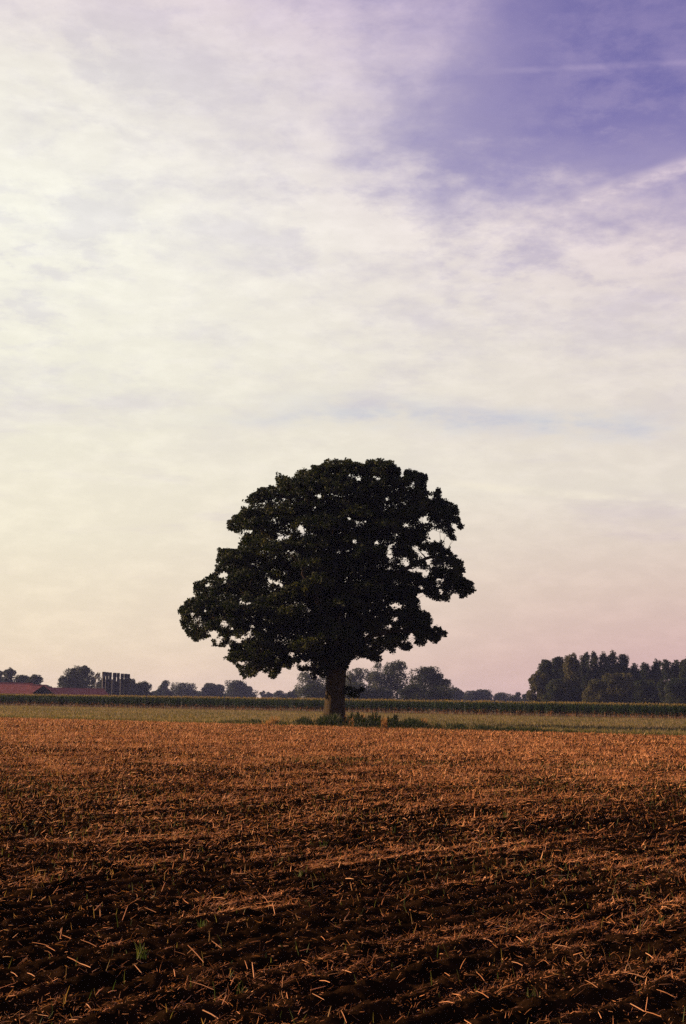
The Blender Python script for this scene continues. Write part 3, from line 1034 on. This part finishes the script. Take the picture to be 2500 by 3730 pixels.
# the bunch of shoots hanging beside the trunk
n = 900
u = g.normal(size=(n, 3))
u /= np.linalg.norm(u, axis=1)[:, None]
c0 = at(1283, 2517, TY - 0.2)
lb = np.array([[-0.35, 0, 0.22], [0.05, 0.2, 0.1], [0.42, -0.1, -0.02], [-0.1, -0.2, -0.25], [0.75, 0.1, 0.12], [-0.55, 0, -0.1], [0.3, 0, -0.34]])
C = c0 + lb[g.integers(0, len(lb), n)] + u * (g.random(n) ** 0.45)[:, None] * np.array([0.3, 0.3, 0.22])
V, F = leaf_quads(C, np.full(n, 0.15), g)
a_, b_ = at(1250, 2450, TY), c0
tv_, tf_ = tube([a_ - TB, (a_ + b_) / 2 - TB + np.array([0.2, 0, 0.1]), b_ - TB], [0.05, 0.035, 0.02], 5)
sh = obj('hanging_branch', np_mesh('hanging_branch', tv_, tf_, [M_bark], smooth=True), parent=oak)
obj('leafy_shoots', np_mesh('leafy_shoots', V - TB, F, [M_oak], rnd=np.repeat(g.random(n) * 0.6, 4)), parent=sh, kind='stuff')

# ------------------------------------------------------------------ weeds at the oak's foot
def weed_mesh(h, nl, seed, dry=False, spread=0.16):
    g_ = np.random.default_rng(seed)
    t_ = g_.random(nl) ** 0.8
    P0 = np.stack([g_.normal(0, spread * 0.3, nl), g_.normal(0, spread * 0.3, nl), t_ * h * 0.8], -1)
    L = g_.uniform(0.15, 0.34, nl) * (1.15 - 0.6 * t_) * (h / 0.9) ** 0.5
    V, F, T = ribbons(P0, g_.random(nl) * 6.28, g_.uniform(0.85, 1.5, nl), L, g_.uniform(0.03, 0.07, nl) * (0.4 if dry else 1), g_.normal(0, 0.3, nl) * L, 2,
                      g_.random(nl))
    V2, F2, T2 = ribbons(np.array([[0, 0, 0.0]]), np.array([0.0]), np.array([1.55]), np.array([h]), np.array([0.03]), np.array([0.0]), 2, np.array([0.5]))
    return np_mesh('tall_weed', np.concatenate([V, V2]), np.concatenate([F, F2 + len(V)]), [M_dry if dry else M_weed], rnd=np.concatenate([T, T2]))


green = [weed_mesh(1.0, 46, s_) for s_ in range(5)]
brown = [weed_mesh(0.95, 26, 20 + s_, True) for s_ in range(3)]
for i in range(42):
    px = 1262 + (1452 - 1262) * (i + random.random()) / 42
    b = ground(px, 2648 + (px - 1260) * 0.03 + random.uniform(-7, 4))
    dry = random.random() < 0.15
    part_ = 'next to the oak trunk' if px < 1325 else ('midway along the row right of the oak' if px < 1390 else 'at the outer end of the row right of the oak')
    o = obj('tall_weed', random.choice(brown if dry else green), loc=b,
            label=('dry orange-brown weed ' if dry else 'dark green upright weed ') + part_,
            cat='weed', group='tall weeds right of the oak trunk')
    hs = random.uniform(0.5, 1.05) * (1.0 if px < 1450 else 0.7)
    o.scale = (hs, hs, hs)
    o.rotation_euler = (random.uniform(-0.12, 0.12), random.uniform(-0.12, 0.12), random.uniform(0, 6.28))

# low dark plants along the ridge, both sides of the trunk
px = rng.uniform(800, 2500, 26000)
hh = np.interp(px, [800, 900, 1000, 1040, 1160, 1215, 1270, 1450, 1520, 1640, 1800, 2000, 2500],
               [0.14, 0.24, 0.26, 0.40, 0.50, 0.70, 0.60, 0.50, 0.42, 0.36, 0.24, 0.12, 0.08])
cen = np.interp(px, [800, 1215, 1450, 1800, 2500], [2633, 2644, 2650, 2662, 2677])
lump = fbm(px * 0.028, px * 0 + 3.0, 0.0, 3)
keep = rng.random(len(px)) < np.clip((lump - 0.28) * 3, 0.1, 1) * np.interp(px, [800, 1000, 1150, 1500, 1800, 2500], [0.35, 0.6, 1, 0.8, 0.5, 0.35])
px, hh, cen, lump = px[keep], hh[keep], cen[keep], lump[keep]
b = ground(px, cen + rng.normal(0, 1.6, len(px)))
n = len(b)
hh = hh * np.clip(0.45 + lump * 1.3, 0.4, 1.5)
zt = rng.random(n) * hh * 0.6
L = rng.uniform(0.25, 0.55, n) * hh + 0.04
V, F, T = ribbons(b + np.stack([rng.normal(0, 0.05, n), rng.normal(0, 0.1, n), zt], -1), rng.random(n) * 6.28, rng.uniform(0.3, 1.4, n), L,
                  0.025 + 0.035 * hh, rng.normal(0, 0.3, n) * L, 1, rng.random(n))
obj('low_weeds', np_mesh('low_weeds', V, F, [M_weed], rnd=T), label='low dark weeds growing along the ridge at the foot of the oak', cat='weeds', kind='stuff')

for (px_, py_, h_, w_, lab) in [(1000, 2640, 0.75, 1.0, 'spreading pale orange dry grass tuft left of the oak trunk'),
                                (1405, 2655, 0.7, 0.35, 'narrow orange dry stalk clump among the tall weeds right of the oak'),
                                (1546, 2653, 0.75, 0.22, 'thin lone orange dry stalk clump far right of the oak trunk'),
                                (975, 2642, 0.4, 0.8, 'low flattened orange grass tuft, leftmost by the oak ridge')]:
    b = ground(px_, py_)
    n = 90
    P0 = np.stack([rng.normal(0, 0.16 * w_, n), rng.normal(0, 0.12, n), np.zeros(n)], -1)
    L = rng.uniform(0.4, 1.0, n) * h_
    V, F, T = ribbons(P0, rng.random(n) * 6.28, rng.uniform(0.6 if w_ > 0.5 else 1.2, 1.5, n), L, np.full(n, 0.022), rng.normal(0, 0.3, n) * L, 2, rng.random(n))
    obj('dry_grass_tuft', np_mesh('dry_grass_tuft', V, F, [M_dry], rnd=T), loc=b, label=lab, cat='dry grass', group='dry tufts along the oak ridge')


# ------------------------------------------------------------------ distant trees
def far_tree(name, l, r, top, dist, kind, label, group, material=None, thin=1.0, seed=0):
    g_ = np.random.default_rng(seed + 100)
    cx = (l + r) / 2
    tp = at(cx, top, dist)
    base = np.array([tp[0], dist, -0.2])
    H = tp[2] + 0.2
    W = (r - l) / FPX * dist / 2 * (1.12 if kind == 'round' else 1.0)
    lobes = []
    if kind == 'round':
        nl = 34
        for i in range(nl):
            z = g_.uniform(0.08, 0.88)
            prof = math.sqrt(max(0.05, 1 - ((z - 0.42) / 0.60) ** 2))
            a = g_.random() * 6.28
            q = g_.random() ** 0.5 * 0.78
            lobes.append((q * prof * W * math.cos(a), q * prof * W * math.sin(a), z * H, g_.uniform(0.30, 0.44) * W, 0.85))
        lobes.append((g_.uniform(-0.2, 0.2) * W, 0, H - 0.22 * W, 0.24 * W, 0.9))
        for s_ in (-1, 1):
            lobes.append((s_ * W * 0.72, 0, H * g_.uniform(0.2, 0.42), 0.32 * W, 0.9))
    elif kind == 'tall':
        W *= 1.42
        nl = 44
        for i in range(nl):
            z = g_.uniform(0.10, 0.93)
            prof = (1 - 0.55 * max(0, (z - 0.5) / 0.5) ** 1.2) if z > 0.5 else 0.8 + z * 0.4
            a = g_.random() * 6.28
            q = g_.random() ** 0.6 * 0.75
            lobes.append((q * prof * W * math.cos(a), q * prof * W * math.sin(a), z * H, g_.uniform(0.28, 0.46) * W * (0.45 + 0.55 * prof), 1.5))
        lobes.append((g_.uniform(-0.15, 0.15) * W, 0, H - 0.5 * W, 0.26 * W, 1.7))
        lobes.append((g_.uniform(-0.25, 0.25) * W, 0, H - 0.95 * W, 0.34 * W, 1.5))
        for _ in range(3):
            lobes.append((g_.uniform(-0.55, 0.55) * W, g_.uniform(-0.3, 0.3) * W, H - g_.uniform(0.6, 1.5) * W, 0.22 * W, 1.6))
    else:
        for i in range(20):
            z = g_.uniform(0.1, 0.85)
            a = g_.random() * 6.28
            q = g_.random() ** 0.5 * 0.8
            lobes.append((q * W * math.cos(a), q * W * 0.7 * math.sin(a), z * H * (1 - 0.35 * q * q), g_.uniform(0.3, 0.45) * min(W, H), 0.8))
    ls = 0.30 + dist / 3200.0
    Cs, tn = [], []
    for (x, y, z, rd, zs) in lobes:
        area = rd * rd * 12
        n_ = int(min(210, max(22, area / (ls * ls * 0.55))) * thin)
        u_ = g_.normal(size=(n_, 3))
        u_ /= np.linalg.norm(u_, axis=1)[:, None]
        c_ = np.array([x, y, z]) + u_ * (rd * g_.uniform(0.65, 1.12, n_))[:, None] * np.array([1, 1, zs])
        Cs.append(c_)
        tn.append(np.full(n_, g_.uniform(0.2, 0.8)) + g_.normal(0, 0.12, n_))
    Cs, tn = np.concatenate(Cs), np.clip(np.concatenate(tn), 0, 1)
    k_ = (Cs[:, 2] > 0.5) & (Cs[:, 2] < H)
    Cs, tn = Cs[k_], tn[k_]
    V, F = leaf_quads(Cs, np.full(len(Cs), ls * 2.15), g_)
    V = V.reshape(-1, 4, 3)[:, :3].reshape(-1, 3)
    F = np.arange(len(V)).reshape(-1, 3)
    root = obj(name, None, loc=base, label=label, cat='tree' if kind != 'bush' else 'shrub', group=group)
    obj('crown', np_mesh('crown', V, F, [material or M_far], rnd=np.repeat(tn, 3)), parent=root, kind='stuff')
    tr = max(0.12, W * 0.06)
    tv_, tf_ = tube([(0, 0, 0), (0.1, 0, H * 0.3), (0, 0.1, H * 0.6), (0, 0, H * 0.88)], [tr, tr * 0.8, tr * 0.5, tr * 0.15], 7)
    tp_ = [(tv_, tf_)]
    for i in range(7):
        lb = lobes[int(g_.integers(len(lobes)))]
        z0 = min(lb[2] * 0.7, H * 0.7)
        tp_.append(tube([(0, 0, z0), (lb[0] * 0.5, lb[1] * 0.5, (z0 + lb[2]) / 2), lb[:3]], [tr * 0.4, tr * 0.3, tr * 0.12], 5))
    tv_, tf_ = join(tp_)
    obj('trunk', np_mesh('trunk', tv_, tf_, [M_bark_far], smooth=True), parent=root)
    return root


G1, G2, G3, G4 = 'trees behind the farm buildings', 'low trees along the far horizon', 'big trees behind the oak', 'tall trees of the wood on the right'
FT = [
    ('broadleaf_tree', -45, 20, 2440, 760, 'round', 'bushy dark tree cut by the left edge, behind the red barn roof', G1, None, 1),
    ('broadleaf_tree', 5, 62, 2432, 750, 'round', 'taller bluish tree behind the red barn roof, near the left edge', G1, None, 1),
    ('broadleaf_tree', 48, 122, 2458, 770, 'round', 'lower dark tree in the gap behind the red barn roof', G1, None, 1),
    ('broadleaf_tree', 90, 158, 2457, 740, 'round', 'rounded dark tree just left of the barn gable', G1, None, 1),
    ('broadleaf_tree', 158, 206, 2490, 1000, 'bush', 'small hazy tree right of the barn gable', G1, None, 1),
    ('broadleaf_tree', 220, 300, 2434, 700, 'round', 'left half of the big rounded tree pair above the long shed', G1, None, 1.1),
    ('broadleaf_tree', 262, 345, 2424, 720, 'round', 'highest rounded tree above the long red shed, left of the silos', G1, None, 1.1),
    ('broadleaf_tree', 335, 385, 2450, 780, 'round', 'pale tree peeping out just left of the silos', G1, M_far_olive, 0.8),
    ('broadleaf_tree', 368, 425, 2468, 770, 'round', 'tree hidden behind the left silos, showing in the gap between them', G1, None, 1.2),
    ('broadleaf_tree', 405, 462, 2472, 775, 'round', 'tree hidden behind the right silos, showing in the gap between them', G1, None, 1.2),
    ('broadleaf_tree', 440, 505, 2470, 760, 'round', 'tree emerging from behind the right end of the silos', G1, None, 1),
    ('broadleaf_tree', 490, 552, 2480, 780, 'round', 'outer rounded tree right of the silos, sloping down', G1, None, 1),
    ('broadleaf_tree', 572, 626, 2478, 980, 'round', 'narrow high tree, leftmost of the far row between silos and oak', G2, None, 1),
    ('broadleaf_tree', 620, 712, 2486, 1000, 'round', 'wide rounded tree, second of the far row between silos and oak', G2, None, 1),
    ('shrub', 700, 732, 2513, 1100, 'bush', 'low bush in the gap left of the oak', G2, None, 1),
    ('broadleaf_tree', 733, 790, 2488, 1000, 'round', 'third tree of the far row, under the left tip of the oak', G2, None, 1),
    ('broadleaf_tree', 775, 820, 2492, 1000, 'round', 'narrow tree joined to its left neighbour under the oak', G2, None, 1),
    ('broadleaf_tree', 815, 905, 2478, 950, 'round', 'largest tree of the far row, under the left side of the oak', G2, None, 1),
    ('broadleaf_tree', 870, 930, 2500, 1000, 'round', 'sloping right shoulder tree of the far row left of the oak', G2, None, 1),
    ('shrub', 946, 972, 2508, 1100, 'bush', 'tiny lone bush on the horizon left of the oak', G2, None, 1),
    ('shrub', 960, 1000, 2519, 1150, 'bush', 'low hedge piece right of the tiny lone bush', G2, None, 1),
    ('shrub', 998, 1060, 2512, 1050, 'bush', 'low dark hedge left of the tree behind the oak trunk', G2, None, 1),
    ('shrub', 1045, 1105, 2505, 900, 'bush', 'rising hedge at the foot of the tree behind the oak trunk', G2, None, 1),
    ('broadleaf_tree', 1080, 1180, 2448, 640, 'round', 'airy tree seen just left of the oak trunk', G3, M_far_pale, 0.6),
    ('broadleaf_tree', 1160, 1260, 2440, 660, 'round', 'tree mostly hidden behind the oak trunk', G3, None, 0.9),
    ('broadleaf_tree', 1250, 1350, 2432, 620, 'round', 'airy pale tree just right of the oak trunk', G3, M_far_pale, 0.75),
    ('broadleaf_tree', 1330, 1420, 2412, 640, 'round', 'tree touching the lowest right branches of the oak', G3, M_far_pale, 0.8),
    ('broadleaf_tree', 1392, 1505, 2404, 620, 'round', 'tallest tree of the group right of the oak trunk', G3, None, 0.85),
    ('broadleaf_tree', 1490, 1610, 2428, 600, 'round', 'round-topped dark tree right of the tallest one behind the oak', G3, None, 1.1),
    ('broadleaf_tree', 1550, 1640, 2452, 600, 'round', 'outer right shoulder tree of the group behind the oak', G3, None, 1.1),
    ('shrub', 1440, 1540, 2490, 590, 'bush', 'undergrowth at the foot of the trees right of the oak', G3, None, 1.1),
    ('shrub', 1320, 1440, 2500, 600, 'bush', 'undergrowth just right of the hanging oak shoots', G3, None, 1.1),
    ('broadleaf_tree', 1632, 1690, 2504, 950, 'round', 'low tree right of the oak group', G2, None, 1),
    ('broadleaf_tree', 1690, 1742, 2516, 1000, 'round', 'left one of two low trees midway to the right wood', G2, None, 1),
    ('broadleaf_tree', 1730, 1792, 2512, 1000, 'round', 'right one of two low trees midway to the right wood', G2, None, 1),
    ('shrub', 1793, 1862, 2521, 1050, 'bush', 'low hazy bush left of the right wood', G2, None, 1),
    ('shrub', 1858, 1905, 2516, 950, 'bush', 'bush next to the left end of the right wood', G2, None, 1),
    ('shrub', 1895, 1945, 2512, 900, 'bush', 'bush touching the left end of the right wood', G2, None, 1),
    ('broadleaf_tree', 1925, 2000, 2446, 500, 'round', 'low rounded tree forming the left end of the right wood', G4, M_far_olive, 1.1),
    ('broadleaf_tree', 1958, 2016, 2402, 520, 'tall', 'first tall tree of the right wood from its left end', G4, None, 1),
    ('broadleaf_tree', 2002, 2060, 2393, 530, 'tall', 'second tall tree of the right wood with a ragged flat top', G4, None, 1),
    ('broadleaf_tree', 2056, 2118, 2378, 500, 'tall', 'olive tinted pointed tree, third in the right wood', G4, M_far_olive, 1.1),
    ('poplar_tree', 2112, 2152, 2374, 540, 'tall', 'slim dark tree right of the olive pointed one', G4, None, 0.85),
    ('poplar_tree', 2140, 2182, 2368, 530, 'tall', 'slim tree with a bushy tip near the middle of the right wood', G4, None, 0.85),
    ('poplar_tree', 2176, 2218, 2370, 540, 'tall', 'slim tree left of the highest one in the right wood', G4, None, 0.75),
    ('poplar_tree', 2210, 2258, 2366, 530, 'tall', 'highest tree of the right wood', G4, None, 0.85),
    ('poplar_tree', 2248, 2294, 2381, 530, 'tall', 'pointed tree just right of the highest one', G4, None, 0.9),
    ('poplar_tree', 2290, 2334, 2414, 540, 'tall', 'lower tree in the dip of the right wood', G4, None, 0.9),
    ('poplar_tree', 2328, 2372, 2412, 560, 'tall', 'second low tree in the dip of the right wood', G4, None, 0.9),
    ('poplar_tree', 2366, 2410, 2398, 560, 'tall', 'slim tree right of the dip in the right wood', G4, None, 0.85),
    ('poplar_tree', 2402, 2448, 2398, 550, 'tall', 'thin tree, third from the right edge of the picture', G4, None, 0.8),
    ('poplar_tree', 2440, 2486, 2403, 560, 'tall', 'dark tree, second from the right edge of the picture', G4, None, 0.95),
    ('poplar_tree', 2476, 2530, 2389, 540, 'tall', 'tall dark tree cut by the right edge of the picture', G4, None, 1.1),
    ('broadleaf_tree', 1990, 2064, 2472, 480, 'round', 'low olive tree before the left part of the right wood', G4, None, 1.1),
    ('broadleaf_tree', 2128, 2216, 2474, 470, 'round', 'rounded olive tree before the middle of the right wood', G4, M_far_olive, 1.2),
    ('broadleaf_tree', 2190, 2306, 2452, 480, 'round', 'broad olive tree, highest of those before the right wood', G4, M_far_olive, 1.2),
    ('broadleaf_tree', 2296, 2392, 2476, 490, 'round', 'dark low tree before the dip of the right wood', G4, None, 1.2),
    ('broadleaf_tree', 2420, 2540, 2470, 500, 'round', 'low dark tree before the right end of the wood', G4, None, 1.2),
    ('shrub', 2060, 2140, 2490, 480, 'bush', 'undergrowth at the foot of the right wood', G4, None, 1.2),
]
for i, (nm, l, r, tp, ds, kd, lab, grp, mt, th) in enumerate(FT):
    far_tree(nm, l, r, tp, ds, kd, lab, grp, mt, th, i)
BACK = [(1985, 2432, 'left'), (2050, 2420, 'left centre'), (2105, 2408, 'centre left'), (2160, 2402, 'centre'), (2215, 2404, 'centre right'),
        (2268, 2416, 'right centre'), (2330, 2440, 'dip'), (2392, 2428, 'right'), (2450, 2425, 'far right'), (2505, 2420, 'edge')]
for i, (c_, t_, w_) in enumerate(BACK):
    far_tree('broadleaf_tree', c_ - 42, c_ + 42, t_, 600, 'round', 'tree in the back row of the right wood, %s part' % w_, G4, None, 1.1, 300 + i)
for i, (l_, r_, t_, d_, lab) in enumerate([
        (0, 150, 2474, 760, 'low growth joining the trees behind the left barn roof'), (548, 585, 2512, 1000, 'low bush between the silo trees and the far row'),
        (1095, 1200, 2485, 610, 'undergrowth behind the oak trunk, left side'), (1225, 1340, 2478, 600, 'undergrowth behind the oak trunk, right side'),
        (1500, 1650, 2480, 590, 'undergrowth at the right end of the group behind the oak'), (1640, 1800, 2522, 1050, 'long low hedge between the oak group and the right wood'),
        (1790, 1930, 2526, 1050, 'long low hedge reaching the right wood'), (640, 800, 2516, 1050, 'low hedge under the far row left of the oak'),
        (800, 940, 2510, 1000, 'low hedge under the largest tree of the far row')]):
    far_tree('shrub', l_, r_, t_, d_, 'bush', lab, G2, None, 1.2, 400 + i)

# ------------------------------------------------------------------ farm
M_tile = surf_mat("red_tile", [(0.3, (0.22, 0.072, 0.056)), (0.5, (0.28, 0.10, 0.076)), (0.7, (0.35, 0.13, 0.098))], 0.9, 0.9, spec=0.1)
M_wall = surf_mat("shaded_gable", [(0.3, (0.012, 0.010, 0.014)), (0.7, (0.025, 0.02, 0.024))], 0.8, 0.9, spec=0.1)  # gable walls: shade of the side turned from the sun, put into the colour
M_brickw = surf_mat("dull_wall", [(0.3, (0.10, 0.06, 0.045)), (0.7, (0.16, 0.10, 0.07))], 0.8, 0.9, spec=0.1)
M_silo = surf_mat("silo_dark", [(0.3, (0.008, 0.007, 0.012)), (0.7, (0.02, 0.017, 0.022))], 0.5, 0.7, spec=0.2, stretch=(1, 1, 0.2))
M_cap = surf_mat("silo_cap", [(0.3, (0.006, 0.005, 0.008)), (0.7, (0.014, 0.011, 0.014))], 0.5, 0.7, spec=0.2)
M_steel = surf_mat("pale_steel", [(0.3, (0.16, 0.15, 0.16)), (0.7, (0.24, 0.23, 0.23))], 2.0, 0.6, spec=0.3)


def gable_building(name, p_right, p_left, width, ridge_z, eave_z, label, cat, group, wall=None):
    """ridge runs from p_right (near gable) to p_left; both are xy points"""
    a, b = np.array(p_right, float), np.array(p_left, float)
    d = b - a
    L = np.linalg.norm(d)
    d = d / L
    root = obj(name, None, loc=(a[0], a[1], 0), label=label, cat=cat, group=group)
    root.rotation_euler = (0, 0, math.atan2(d[1], d[0]))
    hw = width / 2
    # walls with pointed gables, local x along the ridge
    v = np.array([[0, -hw, -0.2], [0, hw, -0.2], [0, hw, eave_z], [0, 0, ridge_z - 0.1], [0, -hw, eave_z],
                  [L, -hw, -0.2], [L, hw, -0.2], [L, hw, eave_z], [L, 0, ridge_z - 0.1], [L, -hw, eave_z]])
    me = np_mesh('gable_wall', v[:5], [np.array([[0, 1, 2, 3, 4]])], [M_wall])
    obj('gable_wall', me, parent=root)
    me = np_mesh('gable_wall', v[5:], [np.array([[0, 4, 3, 2, 1]])], [M_wall])
    obj('gable_wall', me, parent=root)
    me = np_mesh('side_wall', v, np.array([[0, 4, 9, 5], [1, 6, 7, 2]]), [wall or M_brickw])
    obj('side_wall', me, parent=root)
    sl = (ridge_z - eave_z) / hw
    for s in (-1, 1):
        t = 0.14
        e = hw + 0.5
        ze = ridge_z - sl * e
        x0_, x1_ = -0.5, L + 0.5
        vv = np.array([[x0_, 0, ridge_z], [x1_, 0, ridge_z], [x1_, s * e, ze], [x0_, s * e, ze],
                       [x0_, 0, ridge_z + t], [x1_, 0, ridge_z + t], [x1_, s * e, ze + t], [x0_, s * e, ze + t]])
        vv[:, 1] += s * 0.004
        rf = obj('roof_slope', np_mesh('roof_slope', vv, np.array([[0, 1, 2, 3], [4, 7, 6, 5], [0, 4, 5, 1], [1, 5, 6, 2], [2, 6, 7, 3], [3, 7, 4, 0]]), [M_tile]), parent=root)
        # tile courses
        nC = 14
        cs = []
        for i in range(nC):
            y_ = s * e * (i + 0.5) / nC
            z_ = ridge_z + t - sl * abs(y_)
            v_, f_ = box(x0_, x1_, y_ - 0.06, y_ + 0.06, z_ + 0.003, z_ + 0.018)
            cs.append((v_, f_))
        v_, f_ = join(cs)
        obj('tile_courses', np_mesh('tile_courses', v_, f_, [M_tile]), parent=rf, kind='stuff')
    rb = box(-0.5, L + 0.5, -0.18, 0.18, ridge_z + 0.12, ridge_z + 0.34)
    obj('ridge_tiles', np_mesh('ridge_tiles', rb[0], rb[1], [M_tile]), parent=root)
    return root


# main barn, its higher part to the left, and the dark gabled wing that faces the viewer
D0 = 470.0
pr = at(158, 2494, D0)
pl = at(112, 2492.5, D0)
gable_building('barn', pr[:2], (pl[0], D0), 9.0, float(pr[2]) - 0.3, float(pr[2]) - 3.1, 'short lower piece of red barn roof just left of the dark gable', 'barn', 'farm buildings left of the silos')
pr2 = at(115, 2488, D0 + 1)
pl2 = at(-90, 2484, D0 + 1)
gable_building('barn', pr2[:2], pl2[:2], 9.5, float(pr2[2]) - 0.3, float(pr2[2]) - 3.3, 'long red barn roof at the left edge, highest of the farm roofs', 'barn', 'farm buildings left of the silos')
pg = at(160, 2494, D0 - 10)
gable_building('gabled_barn', (pg[0], D0 - 10), (pg[0], D0 - 7), 6.4, float(pg[2]) - 0.3, float(pg[2]) - 2.6, 'dark pointed barn gable facing the viewer', 'barn', 'farm buildings left of the silos')
pr3 = at(374, 2508.5, 520)
pl3 = at(150, 2507, 505)
gable_building('long_shed', pr3[:2], pl3[:2], 8.0, float(pr3[2]) - 0.3, float(pr3[2]) - 2.2, 'long low red-roofed shed between the barn and the silos', 'shed', 'farm buildings left of the silos')

ORD = ['first', 'second', 'third', 'fourth', 'fifth', 'sixth', 'seventh', 'eighth']
SX = [(373.5, 386, 2447), (387, 396.5, 2448), (398, 408, 2449), (412.5, 425, 2450.5), (427, 437, 2451), (441, 452, 2453.5), (454, 463.5, 2454), (464, 474, 2455)]
SD = 560.0
for i, (l, r, t) in enumerate(SX):
    c = at((l + r) / 2, t, SD)
    Rr = (r - l) / 2 / FPX * SD * 1.08
    H = float(c[2])
    root = obj('silo', None, loc=(c[0], SD, 0), label='%s dark narrow silo from the left in the row of eight' % ORD[i], cat='silo', group='row of dark silos')
    v, f = tube([(0, 0, -0.2), (0, 0, 1.0), (0, 0, H - 1.7)], [Rr * 0.9] * 3, 18)
    obj('silo_body', np_mesh('silo_body', v, f, [M_silo], smooth=True), parent=root)
    v, f = tube([(0, 0, H - 1.7), (0, 0, H - 1.65), (0, 0, H - 0.2), (0, 0, H), (0, 0, H + 0.01)], [Rr * 0.9, Rr * 1.04, Rr * 1.04, Rr * 0.9, 0.01], 18)
    obj('silo_cap', np_mesh('silo_cap', v, f, [M_cap], smooth=False), parent=root)
    hoops = []
    for z in np.arange(1.5, H - 2, 1.1):
        hoops.append(tube([(0, 0, z), (0, 0, z + 0.06)], [Rr * 0.94, Rr * 0.94], 18))
    v, f = join(hoops)
    obj('hoop', np_mesh('hoop', v, f, [M_cap]), parent=root)

root = None
fr = obj('steel_platform', None, loc=at(362, 2505, SD - 2), label='thin pale steel frame and rails beside and along the silos', cat='steel frame')
o0 = at(362, 2505, SD - 2)
for nm, a, b in [('post', (351, 2464), (350, 2530)), ('beam', (349, 2505), (380, 2505.5)), ('beam', (351, 2464), (388, 2462)),
                 ('rail', (380, 2463), (478, 2471)), ('rail', (380, 2505), (478, 2511)), ('post', (385, 2463), (384, 2530)),
                 ('post', (409, 2466), (408, 2530)), ('post', (439, 2468), (438, 2530))]:
    p, q = at(*a, SD - 2) - o0, at(*b, SD - 2) - o0
    w_ = 0.07 if a[0] < 352 else 0.035
    v, f = tube([p, (p + q) / 2, q], [w_] * 3, 4)
    obj(nm, np_mesh(nm, v, f, [M_steel]), parent=fr)

# ------------------------------------------------------------------ haze
HZ = 0.00008
m, n, out = mat("haze")
pv = n.node('ShaderNodeVolumePrincipled')
pv.inputs['Color'].default_value = (0.45, 0.52, 1.0, 1)
pv.inputs['Density'].default_value = HZ
pv.inputs['Anisotropy'].default_value = 0.2
n.l.new(pv.outputs[0], out.inputs['Volume'])
v, f = box(-1500, 1500, -200, 2200, -1.2, 34)
hz = obj('haze', np_mesh('haze', v, f, [m]), label='thin bluish evening haze over the fields', kind='stuff')
